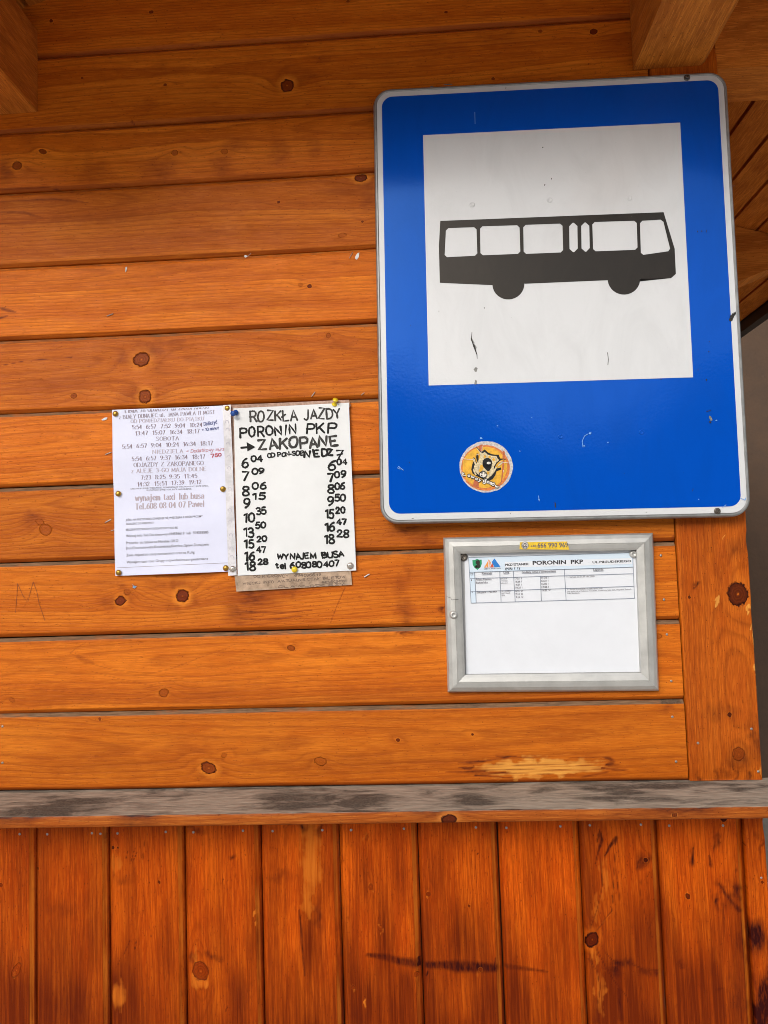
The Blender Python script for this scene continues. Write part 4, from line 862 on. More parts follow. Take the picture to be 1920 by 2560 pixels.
for st in [[(439,1140,.8),(437,1170,1.4),(450,1205,2.5),(460,1235,1.2),(461,1252,.6)]]: td.path([z7(a, b) for a, b, _ in st], [k[2]*1.6 for k in st])
td.path([z7(1010,1226), z7(1013,1255), z7(1011,1278)], 1.4)
for i, (zx, zy, rx, ry, ro) in enumerate([(739,355,3,3,0),(775,489,2,4,0),(747,515,2,5,.3),(491,1037,2,4,0),(1391,713,2.5,4,.2),(1409,712,2,5,0),(1428,711,1.6,7,0),(1425,1342,3,5,.4),(1436,1222,2.5,3,0),(1438,1180,2,2,0),(788,1868,3,14,-.1),(1440,1520,6,4,.3),(1536,1072,10,12,.5),(1545,1062,6,10,.2),(1530,1086,9,7,0),(85,772,2,2,0),(180,1112,2,2,0),(176,1690,2,2,0),(1390,1300,1,6,.1),(1078,1735,2,2,0),(300,1052,1.3,4,0),(1234,1340,3,2,0)]):
    td.poly(flake(*z7(zx, zy), rx*.62, ry*.62, 930+i, ro))
td.path([z7(1425,1475), z7(1442,1470)], 1.6); td.path([z7(1368,1800), z7(1362,1812)], .8)
for st in [[(905,1625),(902,1600),(912,1578)], [(912,1578),(925,1570)], [(932,1568),(940,1562)], [(130,1706),(150,1722)], [(125,1712),(138,1718)], [(718,1830),(721,1852)], [(452,205),(453,255)], [(1565,1840),(1585,1848)], [(1585,1848),(1588,1838)], [(1490,1878),(1505,1868)], [(473,1590),(482,1588)]]: tl.path([z7(*p) for p in st], 1.5)
for i, (zx, zy, r) in enumerate([(910,1620,3),(935,1567,4),(1466,1512,2.5),(546,1535,2),(477,1586,3),(640,1642,2),(690,1500,1.5),(1010,1605,2),(720,1845,2),(1390,1845,2)]): tl.poly(flake(*z7(zx, zy), r, r*.7, 970+i))
tc_.build('paint_chips', M_CHIP, sign); td.build('dark_scrapes', M_DARK, sign); tl.build('pale_scratches', M_LIGHT, sign)
# grease smears and chips along the rim
te = Text(-.0204, None, .0002)
for i, (zx, zy, rx, ry) in enumerate([(340,87,26,3),(270,95,8,2),(40,146,6,2),(1005,62,18,2.4),(583,102,3,3),(190,1925,6,1.5),(1545,520,5,1.5),(1548,832,2,4),(1575,1330,2,3),(600,1905,3,2),(1170,1899,4,1.5)]): te.poly(flake(*z7(zx, zy), rx*.6, ry*.6, 990+i, -.05))
te.build('rim_chips', M_CHIP, sign)
sign.rotation_euler = (-TILT, 0, 0)

# ------------------------------------------------------------------ round sticker on the sign
zs6 = zoomer(1100, 1080, 1659/230)
yS = -.0207
sc = P(*zs6(825, 640), yS)
stick = empty('round_sticker', tuple(sc), 'round torn orange sticker with a crest, stuck low on the blue sign', 'sticker')
def slayer(name, mat, polys, y, paths=()):
    t = Text(y, None, 0.0)
    for p in polys: t.poly([zs6(*q) for q in p], 0.0)
    for p, wd in paths: t.path([zs6(*q) for q in p], wd)
    return t.build(name, mat, stick)
def circ(cx, cy, rx, ry, n=48, seed=None, amp=0.0, a0=0, a1=360):
    q = np.random.default_rng(seed or 1)
    return [(cx+rx*(1+q.uniform(-amp, amp))*math.cos(R(a0+(a1-a0)*k/n)), cy+ry*(1+q.uniform(-amp, amp))*math.sin(R(a0+(a1-a0)*k/n))) for k in range(n if a1-a0 >= 360 else n+1)]
slayer('backing', M_STW, [circ(825,640,478,462,72,5,.012)], yS-.0001)
slayer('orange_ring', M_STO, [circ(812,660,436,408,56,6,.012)], yS-.0003)
slayer('yellow_ground', M_STY, [circ(800,650,400,370,52,7,.012)], yS-.0005)
slayer('rust_stripes', M_STR, [[(690,262),(760,235),(752,380),(690,400)], [(610,860),(700,860),(692,1020),(620,1000),(590,960)], [(1122,340),(1160,370),(1140,700),(1105,920),(1090,910),(1110,700)]], yS-.0007)
slayer('crest_outline', M_STK, [
    [(640,265),(700,330),(740,370),(800,328),(860,385),(920,412),(1000,425),(1050,422),(1075,490),(1190,500),(1080,535),(1020,580),(985,640),(1010,670),(1090,650),(1098,690),(1010,720),(990,790),(940,860),(890,888),(830,880),(760,860),(640,800),(580,760),(558,690),(575,600),(600,540),(582,500),(600,470),(630,490),(640,560),(660,560),(645,470),(660,380),(690,450),(700,400)]], yS-.0009)
slayer('crest_white', M_CRESTW, [
    [(655,300),(720,372),(760,400),(800,372),(850,420),(920,440),(1010,450),(1030,490),(1060,520),(1010,560),(960,640),(970,700),(920,790),(860,850),(800,850),(700,790),(640,740),(600,690),(610,620),(640,600),(690,520),(720,450),(700,400)]], yS-.0011,
    [([(760,430),(800,415),(860,450),(930,470),(1000,490)], 3), ([(700,520),(665,600),(670,680),(720,720)], 3), ([(600,500),(645,620),(600,700),(640,780)], 4), ([(1120,560),(1010,640),(960,730),(900,800)], 4)])
slayer('crest_yellow', M_STY, [circ(800,455,22,26,12), circ(885,465,22,22,12), circ(960,510,24,26,12), circ(745,650,36,50,14), [(700,680),(760,700),(720,740),(690,720)], [(840,720),(890,730),(870,780),(840,770)],
    [(1090,520),(1150,505),(1060,580),(1020,650),(990,640),(1020,580)], [(655,310),(710,390),(715,470),(690,520),(690,420)]], yS-.0014)
slayer('dark_head', M_STK, [circ(845,570,86,88,30), [(760,580),(930,580),(915,660),(880,716),(845,716),(800,670),(765,630)]], yS-.0016)
slayer('eye', M_CREAM, [circ(870,573,36,22,18), [(700,760),(775,715),(835,790),(790,835),(720,810)]], yS-.0018)
slayer('pupil', M_STK, [circ(878,573,8,8,10), [(720,745),(762,735),(756,772)], [(790,740),(815,760),(800,790)], [(725,800),(740,780),(770,815)]], yS-.0020, [(circ(770,780,68,58,28)+[circ(770,780,68,58,28)[0]], 2.0)])
t = Text(yS-.0021, None, .0); t2 = Text(yS-.0019, None, 0.0)
LET = [('Ł', 412,800,66,-.02), ('o', 500,815,52,.18), ('w', 560,838,52,.3), ('c', 632,868,52,.4), ('y', 690,888,56,.45), ('g', 770,912,64,.3), ('ł', 800,905,64,.3), ('o', 838,925,54,.35), ('s', 890,945,54,.4), ('ó', 925,965,56,.5), ('w', 985,1000,52,.5)]
for ch, lx, ly, hgt, ang in LET:
    wdt = hgt*(.62 if ch not in 'wł' else (.8 if ch == 'w' else .3))
    a = zs6(lx-wdt*.1, ly); b = zs6(lx+wdt, ly+wdt*ang)
    for tt, pn in ((t2, 4.8), (t, 2.0)): tt.hand(ch, a, b, hgt/7.213*.95, pn, .02)
t2.build('lettering_outline', M_STK, stick); t.build('lettering', M_CREAM, stick)
tt = Text(yS-.0021, None, 0.0)
for p in ([(410,495),(490,505),(590,510)], [(1060,545),(1150,565),(1235,572)], [(755,270),(748,340),(750,380)], [(655,425),(730,405)], [(1133,700),(1140,740)]): tt.path([zs6(*q) for q in p], 1.0)
tt.build('crease_lines', M_CREAM, stick)

_pv = Matrix.Translation((0, -.0209, PIV)) @ Matrix.Rotation(-TILT, 4, 'X') @ Matrix.Translation((0, .0209, -PIV))
stick.location = _pv @ Vector(tuple(sc)); stick.rotation_euler = (-TILT, 0, 0)

# ------------------------------------------------------------------ framed timetable
z6 = zoomer(1090, 1310, 1659/580)
frame = empty('notice_frame', (.2, -.004, -.085+EYE), 'grey aluminium notice frame with mitred corners, under the blue sign', 'frame')
out_ = [(53,97),(1558,63),(1601,1197),(85,1207)]; inn_ = [(176,212),(1436,186),(1468,1066),(208,1080)]
sides = []
prof = [(0.0, -.0005), (0.0, -.0095), (.10, -.0135), (.30, -.0165), (.56, -.0178), (.585, -.0165), (.62, -.0172), (.86, -.0155), (1.0, -.0135), (1.0, -.0042)]
for i in range(4):
    j = (i+1) % 4; mb = MB()
    for k, (f_, y) in enumerate(prof):
        a = np.array(out_[i])+(np.array(inn_[i])-np.array(out_[i]))*f_; b = np.array(out_[j])+(np.array(inn_[j])-np.array(out_[j]))*f_
        g = .4/np.linalg.norm(b-a); ab = a+(b-a)*g; ba = b-(b-a)*g
        A = P(*z6(*ab), -.015); B = P(*z6(*ba), -.015); A[1] = B[1] = y
        mb.v += [tuple(A), tuple(B)]; mb.g += [(0, 0, 0)]*2
        if k: n = len(mb.v); mb.f.append((n-4, n-3, n-1, n-2))
    n = len(mb.v); mb.f += [tuple(range(0, n, 2)), tuple(range(n-1, 0, -2))]
    sides.append(mb.build('rail', M_ALU, frame))
mb = MB(); Q = [P(*z6(*q), -.015) for q in [(100,130),(1525,100),(1560,1160),(120,1170)]]
mb.add([(q[0], y, q[2]) for y in (-.0008, -.0040) for q in Q], [(4, 5, 6, 7), (0, 3, 2, 1), (0, 1, 5, 4), (1, 2, 6, 5), (2, 3, 7, 6), (3, 0, 4, 7)]); mb.build('back_panel', plain('grey_backing', (.42, .42, .42), .6), frame)
SCRP = [(.0068, 0), (.0066, .0016), (.0050, .0036), (.0026, .0042), (.0023, .0028), (.0001, .0028)]
for (zx, zy, yy, mt) in [(198,236,-.0052, M_SCREW), (1413,215,-.0052, M_ALU), (126,649,-.0168, M_ALU)]:
    c = P(*z6(zx, zy), yy-.002); put_lathe('screw', SCRP, (c[0], yy, c[2]), mt, frame, 24)
ts = Text(-.0181, None, .0); ts.path([z6(78,520), z6(105,528), z6(112,542), z6(160,540)], .8); ts.build('scratch', M_DARK, frame)

def zero(x, z): return np.zeros(np.shape(x))
yT = -.0046
c0 = [(203,213),(1438,188),(1463,1056),(216,1072)]
o = link('timetable_sheet', sheet_mesh('timetable_sheet', [z6(*q) for q in c0], yT, lambda x, z: .0002*np.sin(x*40)+.0002, 20), M_PAPER3, None)
tt_ = tag(o, 'white printed timetable with a pale blue header, inside the aluminium frame', 'timetable')
Tb = Text(yT-.0006); Tb.poly([z6(233,240), z6(1405,205), z6(1407,308), z6(240,345)]); Tb.poly([z6(240,347), z6(275,344), z6(287,564), z6(251,565)]); Tb.build('blue_print', M_BAND, tt_)
Tw = Text(yT-.0009); Tw.poly([z6(492,272), z6(1400,243), z6(1402,286), z6(1060,297), z6(494,312)]); Tw.build('heading_panel', M_PAPER3, tt_)
Tl = Text(yT-.0009)
for a, b in [((233,240),(1405,205)), ((240,345),(1407,308)), ((245,390),(1410,355)), ((248,484),(1413,445)), ((251,565),(1418,532)), ((233,240),(251,565)), ((275,344),(287,564)), ((455,338),(465,560)), ((552,335),(566,556)), ((746,375),(753,551)), ((917,322),(930,547)), ((1405,205),(1419,532))]: Tl.line(z6(*a), z6(*b), 1.1)
for a, b in [((247,366),(268,365)), ((328,364),(400,361)), ((483,358),(523,356)), ((613,355),(857,348)), ((1125,339),(1197,337))]: Tl.line(z6(*a), z6(*b), .7)
Tl.build('table_rules', M_LINE, tt_)
Tt = Text(yT-.0011); Th = Text(yT-.0011)
def ss(body, x0, y0, x1, y1, cap, bold=.012): (Th if bold > .02 else Tt).sans(body, z6(x0, y0), z6(x1, y1), cap/2.86, bold)
ss('PRZYSTANEK:', 494,300,667,293,15,.03); ss('PORONIN  PKP', 691,292,1053,282,27,.035); ss('–', 1085,276,1098,276,3); ss('UL.PIŁSUDSKIEGO', 1119,281,1395,272,15,.03); ss('(NR: 1 1)', 495,327,600,323,14,.03)
for a in [('Nr',247,362,268,361,14),('Kierunek',328,360,400,357,15),('Linia',483,354,523,352,15),('Godziny wraz z oznaczeniami',613,351,857,343,15),('Legenda',1125,334,1197,332,15),('1',251,408,257,408,12),('2',255,493,264,493,12),
  ('Polana Palenica',285,404,397,400,13),('Białczańska',286,426,370,423,13),('Zakopane – Plac PKP',290,495,437,489,13),('7:21  I',568,397,613,395,13),('8:36 I',569,419,611,417,13),('9:21 I',570,441,611,439,13),('10:21 I',569,462,617,460,13),
  ('11:36 I',752,391,803,389,13),('12:21 I',753,413,803,411,13),('16:06 I',754,435,803,433,13),('17:06 I',756,457,805,455,13),('6:15  D',568,485,620,483,13),('7:10  D',569,508,622,506,13),('9:16  D',571,529,624,527,13),('15:20  D',757,480,818,477,13)]: ss(*a)
for a in [('006/2016 –',462,395,518,393,9),('„Translux',463,411,512,409,9),('Bukowina”',463,427,515,425,9),('78 – „SAMPO',468,484,535,481,9),('BUS” Paweł',469,500,527,497,9),('Budz',470,515,494,514,9),('I – kursuje od 01.07  do 25.09',935,384,1133,379,11),
  ('D – kursuje od poniedziałku do piątku oprócz świąt.',938,471,1192,463,9),('Linia nie kursuje w Wielkanoc, Poniedziałek Wielkanocny, Boże Ciało, Wszystkich Świętych,',938,487,1398,470,9),('Boże Narodzenie.',940,500,1028,497,9),('GMINA PORONIN',341,326,464,320,9)]: ss(*a, .005)
Tt.build('printed_text', M_INK, tt_); Th.build('heading', M_INKH, tt_)
def lay(name, mat, polys, y): 
    t = Text(y)
    for p in polys: t.poly([z6(*q) for q in p])
    t.build(name, mat, tt_)
lay('crest', M_GREEN, [[(260,258),(275,258),(293,250),(310,256),(326,255),(327,285),(320,308),(296,328),(274,312),(262,290)]], yT-.0009)
lay('crest_figure', M_DARK, [[(285,262),(305,258),(315,270),(312,285),(316,300),(310,316),(288,312),(284,300),(292,290),(283,280)], circ(286,305,9,9,12)], yT-.0012)
lay('orange_peaks', M_ORANGE, [[(343,312),(378,252),(392,276),(385,311)]], yT-.0009)
lay('red_peak', M_RED, [[(386,311),(402,278),(414,310)]], yT-.0009)
lay('blue_peak', M_PBLUE, [[(398,272),(418,247),(461,306),(418,309)]], yT-.0011)
lay('peak_gaps', M_BAND, [[(376,262),(380,262),(383,311),(374,311)], [(355,300),(358,298),(364,311),(360,311)]], yT-.0012)
# taxi sticker on the upper rail
yX = -.0182
tx_ = link('taxi_sticker', None or sheet_mesh('taxi_sticker', [z6(600,131), z6(938,125), z6(952,184), z6(597,181)], yX, zero, 3), M_TAXI); tag(tx_, 'narrow yellow taxi phone number sticker on the top rail of the frame', 'sticker')
t = Text(yX, None, .0004); t.sans('+48', z6(676,167), z6(717,165), 16/2.86, .01); t.sans('666 990 969', z6(726,169), z6(944,166), 33/2.86, .012); t.poly([z6(*q) for q in circ(636,153,26,27,24)]); t.build('phone_number', M_INK, tx_)
t = Text(yX, None, .0008); t.sans('TAXI', z6(616,160), z6(656,159), 13/2.86, .03); t.path([z6(622,141), z6(630,136), z6(636,132), z6(643,137), z6(650,141)], 1.2); t.path([z6(*q) for q in circ(636,153,22,23,20)]+[z6(*circ(636,153,22,23,20)[0])], .7); t.path([z6(628,170), z6(645,169)], 1); t.build('taxi_badge', M_CREAM, tx_)

# ------------------------------------------------------------------ paper notices
z5 = zoomer(260, 980, 1659/640)
_zl = P(*z5(440, 1178))[2]; _xl = P(*z5(75, 1178))[0]; _wl = P(*z5(806, 1178))[0]-_xl
def wav1(x, z):
    t = np.clip((x-_xl)/_wl, 0, 1); low = np.exp(-((z-_zl)/.022)**2)
    return .0011*(1+np.sin(x*31+z*9))+.0010*(1+np.sin(z*43-x*12))+low*(.0045*np.sin(math.pi*t)**2)
def wav2(x, z): return .0010*(1+np.sin(x*24-z*11))+.0008*(1+np.sin(z*29+x*15))+.002*np.exp(-((x-P(*z5(1620, 900))[0])/.012)**2)*(.5+.5*np.sin(z*26))
yA, yB = -.0030, -.0026
LS = [(54,117),(786,89),(806,1164),(75,1192)]
sh = link('printed_notice', sheet_mesh('printed_notice', [z5(*q) for q in LS], yA, wav1, 40), M_PAPER, None, True)
tag(sh, 'lilac white printed bus notice held by brass tacks, left of the handwritten one', 'notice')
tk = Text(yA, wav1); tb = Text(yA, wav1); tm = Text(yA, wav1); tf = Text(yA, wav1); tc2 = Text(yA, wav1)
def q5(t, kind, body, x0, y0, x1, y1, cap, k=None):
    if kind == 'serif': t.serif(body, z5(x0, y0), z5(x1, y1), cap/2.592, k or 1.0)
    else: t.sans(body, z5(x0, y0), z5(x1, y1), cap/2.592, k or 0.0)
q5(tc2, 'serif', 'LINIA 78 ODJAZDY do ZAKOPANEGO', 141,137,682,107,26,1.1)
q5(tm, 'serif', 'z BIAŁY DUNAJEC ul. JANA PAWŁA II MOST', 101,177,721,142,23)
q5(tf, 'serif', 'OD PONIEDZIAŁKU DO PIĄTKU', 178,203,648,184,22)
rows = [([('5:54',187,248),('6:57',278,340),('7:52',371,435),('9:04',463,527),('10:24',558,638)],187,243,638,226), ([('13:47',207,287),('15:07',319,399),('16:34',430,510),('18:17',540,620)],207,283,620,267), ([('5:54',124,188),('6:57',218,282),('9:04',312,377),('10:24',406,488),('16:34',516,596),('18:17',627,706)],124,369,706,344),
 ([('5:54',187,250),('6:57',280,342),('9:37',371,435),('16:34',463,543),('18:17',573,655)],187,449,655,430), ([('7:23',245,307),('8:25',337,400),('9:35',427,491),('11:45',521,603)],245,569,603,556), ([('14:32',220,298),('15:51',330,409),('17:39',440,520),('19:12',551,631)],220,612,631,595)]
for items, xa, ya, xb, yb in rows:
    for body, a, b in items:
        g = lambda x: ya+(yb-ya)*(x-xa)/(xb-xa)
        q5(tb, 'serif', body, a, g(a), b, g(b), 26, 1.02)
q5(tm, 'serif', 'SOBOTA', 343,317,488,313,24); q5(tf, 'serif', 'NIEDZIELA', 322,402,515,396,24); q5(tm, 'serif', 'ODJAZDY Z ZAKOPANEGO', 199,488,645,473,26); q5(tf, 'serif', 'z ALEJE 3-GO MAJA DOLNE', 183,527,663,510,25, 1.1)
q5(tk, 'sans', 'LINIA NIE KURSUJE: WIELKANOC, PONIEDZIAŁEK WIELKANOCNY, BOŻE CIAŁO,', 176,633,678,612,9); q5(tk, 'sans', 'WSZYSTKICH ŚWIĘTYCH, BOŻE NARODZENIE.', 278,643,570,632,9)
q5(tf, 'serif', 'wynajem taxi lub busa', 207,706,649,690,37,1.35); q5(tf, 'serif', 'Tel.608 08 04 07 Paweł', 208,761,652,742,36,1.3)
for a in [('JEŻELI NA PRZYSTANKU ZNAJDUJE SIĘ WIĘCEJ JAK 8 OSÓB PROSIMY',143,837,643,812,13,.002),('ZGŁASZAĆ DO KIEROWCY',144,862,328,855,13,.002),('BĘDZIE PODSTAWIONY DODATKOWY BUS BIS',145,900,483,886,13,.002),('Więcej info Tel. Do kierowcy 694596619  lub  504258585',146,942,680,917,17,.0),('Przewóz  do Szlaku na Morskie OKO',147,987,487,972,17,.0),
          ('Dol.Chocholowska,Koscieliska,Kuznice ,Splyw Dunajcem',147,1021,679,995,17,.0),('Zima dojazd do stacji narciarskich oraz na Kulig',148,1066,590,1046,17,.0),('Wynajem taxi i bus Grupy indywidualne,zorganizowane',149,1111,677,1087,17,.0)]: q5(tk, 'sans', *a)
tk.build('small_print', M_INK, sh); tb.build('departure_times', M_INKB, sh); tm.build('headings', M_INKM, sh); tf.build('faded_headings', M_INKL, sh)
topz = lambda x: P(*z5(54, 118), yA)[2]+(x-P(*z5(54, 117), yA)[0])*(P(*z5(786, 90), yA)[2]-P(*z5(54, 117), yA)[2])/(P(*z5(786, 89), yA)[0]-P(*z5(54, 117), yA)[0])-.0012
tc2.build('top_line', M_INKM, sh, topz)
t = Text(yA, wav1); t.hand('Doliczyć', z5(651,222), z5(735,207), 24/2.592, 1.5, .2, .15); t.hand('+ 10 minut', z5(637,256), z5(745,242), 17/2.592, 1.4, .2, .1); t.build('blue_handwriting', M_PENB, sh)
t = Text(yA, wav1); t.hand('→ Dodatkowy kurs', z5(532,396), z5(780,380), 22/2.592, 1.2, .2, .2); t.build('faded_red_handwriting', M_PENRL, sh)
t = Text(yA, wav1); t.hand('7', z5(693,426), z5(714,424), 22/2.592, 2.2, .1); t.hand('50', z5(722,420), z5(762,416), 19/2.592, 2.2, .1); t.build('red_handwriting', M_PENR, sh)
t = Text(yA, wav1); t.line(z5(88,1139), z5(802,1107), .8, 20); t.build('fold_line', M_INKM, sh)
# punched plastic strip of the left sleeve
sv = link('punched_sleeve', sheet_mesh('punched_sleeve', [z5(772,87), z5(823,84), z5(860,1187), z5(806,1191)], yA-.0014, wav1, 24), M_FILM, None, True)
tag(sv, 'cloudy plastic sleeve edge with punched holes, between the two notices', 'plastic sleeve')
t = Text(yA-.0014, wav1)
for zx, zy in [(800,200),(803,250),(806,340),(808,425),(812,497),(816,632),(818,770),(820,845),(824,932),(826,1018),(828,1072)]:
    pts = [z5(zx+11*math.cos(R(a)), zy+14*math.sin(R(a))) for a in range(180, 405, 25)]; t.path(pts, 1.3)
t.build('hole_edges', M_HOLE, sv)
# right sleeve and handwritten notice
sr = link('brown_sleeve', sheet_mesh('brown_sleeve', [z5(822,84), z5(1588,53), z5(1600,90), z5(868,1180)], -.0012, wav2, 30), M_SLEEVE, None, True)
tag(sr, 'brown edged plastic sleeve behind the handwritten timetable', 'plastic sleeve')
RS = [(840,107),(1588,72),(1635,1156),(868,1190)]
hn = link('handwritten_notice', sheet_mesh('handwritten_notice', [z5(*q) for q in RS], yB-.0006, wav2, 40), M_PAPER2, None, True)
tag(hn, 'white handwritten timetable in thick black marker, right of the printed notice', 'notice')
t = Text(yB-.0006, wav2); tg = Text(yB-.0006, wav2)
def hw(body, x0, y0, x1, y1, cap, pen=19.5, tt=None, jit=.28, gap=1.1): (tt or t).hand(body, z5(x0, y0), z5(x1, y1), cap/2.592, pen/2.592, jit, 0.0, gap)
hw('ROZKŁA', 948,190,1252,184,66,12,tg,.2,1.3); hw('JAZDY', 1305,182,1532,172,62,12,tg,.2,1.3)
hw('PORONIN', 888,296,1243,274,60,13,None,.22,1.5); hw('PKP', 1316,272,1500,264,58,13,None,.2,1.5)
hw('ZAKOPANE', 1008,374,1512,350,64,16,tg,.18,1.4)
hw('OD PON-SOB', 1060,424,1296,408,26,9,None,.2,.9); hw('NIEDZ', 1306,424,1486,412,42,14); hw('7', 1508,428,1552,424,44,11); t.path([z5(1512,410), z5(1546,402)], 4)
for body, x0, y0, x1, cap, sup, sx0, sy0, sx1, sc2 in [('6',894,490,930,58,'04',957,452,1026,38),('7',897,576,938,56,'09',960,534,1034,38),('8',904,672,944,58,'06',962,632,1048,42),('9',907,752,944,60,'15',964,697,1044,40),('10',906,842,978,58,'35',989,792,1050,44),('13',906,940,974,60,'50',987,884,1047,40),('15',908,1012,968,54,'20',992,970,1054,36),('16',910,1092,974,56,'47',992,1040,1050,36),('18',914,1158,980,54,'28',1003,1118,1062,34),
    ('6',1454,505,1498,58,'04',1512,470,1572,34),('7',1452,580,1488,46,'09',1499,556,1568,40),('8',1454,657,1490,52,'06',1499,630,1560,40),('9',1452,735,1488,54,'50',1499,707,1564,40),('15',1434,818,1488,54,'20',1505,786,1560,38),('16',1432,902,1494,54,'47',1509,860,1570,36),('18',1429,984,1490,56,'28',1515,940,1584,44)]:
    sl_ = -.03
    hw(body, x0, y0, x1, y0+(x1-x0)*sl_, cap, 13, None, .12, .8); hw(sup, sx0, sy0, sx1, sy0+(sx1-sx0)*sl_, sc2, 12, None, .12, 1.0)
hw('WYNAJEM', 1127,1088,1370,1078,36,11,None,.2); hw('BUSA', 1414,1076,1558,1068,38,12,None,.2); hw('tel', 1117,1144,1184,1142,36,11,None,.15); hw('608080407', 1210,1142,1524,1128,36,11,None,.2)
t.path([z5(890,362), z5(930,358), z5(968,356)], 5.5); t.poly([z5(925,325), z5(982,357), z5(930,385)], .0007)
t.build('marker_lettering', M_MARK, hn); tg.build('worn_marker_lettering', M_MARKG, hn)
# strip of an older note under brown tape
old = link('taped_note', sheet_mesh('taped_note', [z5(846,1182), z5(1600,1152), z5(1608,1250), z5(860,1293)], -.0016, wav2, 24), M_TAPE, None, True)
tag(old, 'brownish taped strip of an older note showing below the handwritten timetable', 'note')
t = Text(-.0016, wav2)
for body, x0, y0, x1, y1, c_ in [('DO KIEROWCY   694596619', 975,1204,1405,1192,16), ('WIECEJ INFO  AKTUALNE CENY BILETOW', 900,1250,1565,1205,15), ('MIESIECZNYCH', 1415,1240,1570,1230,13), ('DLA MLODZIEZY', 1140,1268,1560,1252,12)]: t.hand(body, z5(x0, y0), z5(x1, y1), c_/2.592, 1.3, .3)
t.build('faint_lettering', M_FAINT, old)

# ------------------------------------------------------------------ tacks and pins
def pin(name, zx, zy, mat, prof, label, group=None, tilt=(0, 0), yy=-.0055, n=20, rim=None, cat='tack', zz=z5):
    c = P(*zz(zx, zy), yy); o = put_lathe(name, prof, (c[0], yy, c[2]), mat, None, n, tilt, rim); return tag(o, label, cat, group)
DOME = [(.0046, -.0010), (.0050, 0), (.0049, .0008), (.0043, .0021), (.0031, .0031), (.0016, .0036), (.0001, .0037)]
for zx, zy, lb in [(74,141,'brass tack at the top left corner of the printed notice'), (800,106,'brass tack at the top of the punched sleeve between the notices'), (93,659,'brass tack halfway down the left edge of the printed notice'), (771,629,'brass tack halfway down the right edge of the printed notice'), (95,1171,'brass tack at the bottom left corner of the printed notice'), (789,1141,'brass tack at the bottom right corner of the printed notice')]:
    pin('brass_tack', zx, zy, M_BRASS, DOME, lb, 'brass tacks holding the printed notice', (random.uniform(-.15, .15), random.uniform(-.15, .15)))
flute = lambda a, i: .10*math.cos(a*10) if i > 0 else 0
for zx, zy, lb in [(835,1148,'fluted silver tack at the bottom of the punched sleeve'), (1596,1127,'fluted silver tack at the bottom right corner of the handwritten timetable')]:
    pin('silver_tack', zx, zy, M_SILVER, [(.0055, -.001), (.0057, 0), (.0052, .0012), (.0038, .0024), (.0018, .0030), (.0001, .0026)], lb, 'fluted silver tacks', (.1, .1), -.0056, 40, flute)
PUSH = [(.0008, -.001), (.0046, -.0002), (.0048, .0012), (.0030, .0024), (.0024, .0055), (.0030, .0085), (.0046, .0098), (.0046, .0112), (.0001, .0114)]
pin('push_pin', 856,133, M_BLUP, PUSH, 'blue push pin at the top left of the handwritten timetable', None, (.35, -.3), -.0055, 20, None, 'push pin')
pin('push_pin', 1494,82, M_YEL, PUSH, 'yellow push pin at the top right of the handwritten timetable', None, (-.7, .25), -.0055, 20, None, 'push pin')
pin('round_pin', 1237,1150, M_YEL, [(.0042, -.001), (.0050, .0008), (.0052, .0028), (.0044, .0048), (.0026, .0060), (.0001, .0064)], 'round yellow pin at the bottom of the handwritten timetable', None, (.1, -.1), -.0048, 20, None, 'pin')

# ------------------------------------------------------------------ staples and scraps left in the boards
za = zoomer(0, 440, 3.456); zb = zoomer(480, 440, 3.456); zc = zoomer(0, 840, 3.456); ze = zoomer(560, 1240, 2.86)
def bar(name, p0, p1, wpx, mat, label, cat, group=None, lift=.0012):
    a, b = P(*p0), P(*p1); c = (a+b)/2; t = Text(0, None, 0)
    d = b-a; L = np.linalg.norm(d); m_ = np.array([0, -lift, 0])
    pts = np.array([a+[0, .0025, 0], a+m_, a+d*.33+m_*1.2, a+d*.66+m_*1.2, b+m_, b+[0, .0025, 0]])-c
    t.tube(pts, np.full(6, wpx*.000667/2), 1.0); o = t.mb.build(name, mat); o.location = c
    return tag(o, label, cat, group)
SG = 'staples left in the boards'
bar('staple', za(925,1212), za(980,1192), 2.6, M_STAPLE, 'slanting grey staple in the board above the pair of big knots', 'staple', SG)
bar('staple', zb(1360,712), zb(1390,662), 1.6, M_STAPLE, 'thin upright staple close beside the white scrap by the sign', 'staple', SG)
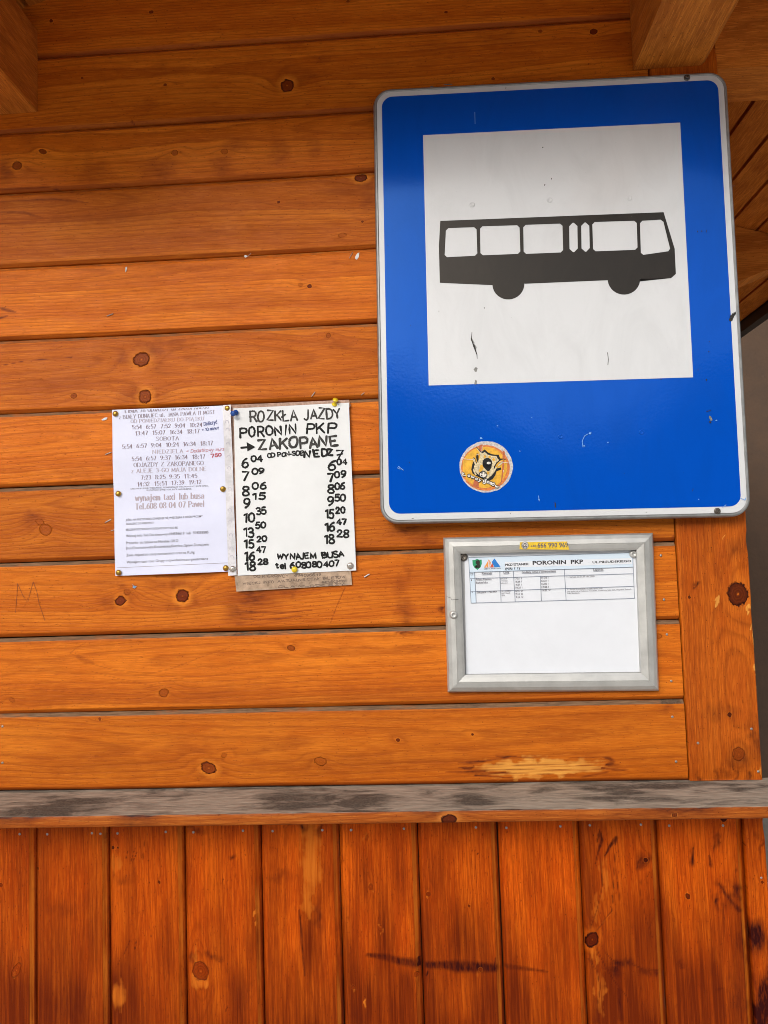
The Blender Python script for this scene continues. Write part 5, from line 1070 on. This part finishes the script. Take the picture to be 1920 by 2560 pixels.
bar('staple', zb(480,700), zb(510,672), 1.4, M_STAPLE, 'thin staple beside the tiny white scrap in the middle of a board', 'staple', SG)
bar('staple', zc(912,1026), zc(966,1004), 2.4, M_STAPLE, 'bent grey staple just left of the printed notice', 'staple', SG)
bar('staple', zd(728,184), zd(768,163), 2.4, M_STAPLE, 'pale staple left of the lower half of the printed notice', 'staple', SG)
bar('staple', zd(768,242), zd(790,234), 1.8, M_STAPLE, 'short staple touching the left edge of the printed notice', 'staple', SG)
bar('staple', (779,992), (788,980), 2.0, M_STAPLE, 'short dark staple above the handwritten timetable', 'staple', SG)
bar('staple', (903,988), (911,982), 1.8, M_STAPLE, 'small staple between the handwritten timetable and the blue sign', 'staple', SG)
bar('staple', ze(1003,580), ze(1040,558), 3.0, M_NAIL, 'shiny silver staple right of the taped note', 'staple', SG)
def scrap(px, label, mat=M_SCRAP):
    Q = np.array([P(a, b, -.0012) for a, b in px]); c = Q.mean(0); Q = Q-c
    Q[:, 1] = rng.uniform(-.0012, .0008, len(Q)); mb = MB(); n = len(Q)
    back = Q.copy(); back[:, 1] += .0006
    mb.add(list(Q)+list(back), [tuple(range(n)), tuple(range(2*n-1, n-1, -1))]+[(i, (i+1) % n, n+(i+1) % n, n+i) for i in range(n)])
    o = mb.build('paper_scrap', mat); o.location = c; tag(o, label, 'paper scrap', 'paper scraps stuck to the boards')
scrap([za(1084,790), za(1098,782), za(1096,805), za(1088,832), za(1080,828)], 'narrow upright white paper scrap on the left of its board')
scrap([zb(1412,690), zb(1428,668), zb(1446,662), zb(1440,700), zb(1424,722), zb(1410,716)], 'larger white paper scrap right beside the blue sign')
scrap([zb(452,690), zb(465,684), zb(480,692), zb(462,706), zb(454,702)], 'tiny white paper scrap under a groove in the middle of the wall')
scrap([zc(878,724), zc(905,706), zc(928,702), zc(924,718), zc(900,730), zc(884,730)], 'curved white paper scrap left of the top of the printed notice')
scrap([zd(912,606), zd(922,618), zd(944,624), zd(930,640), zd(914,630), zd(922,624)], 'blue and white paper scrap under the printed notice', plain('bluish_scrap', (.20, .30, .40), .5, nscale=400, namp=.8))
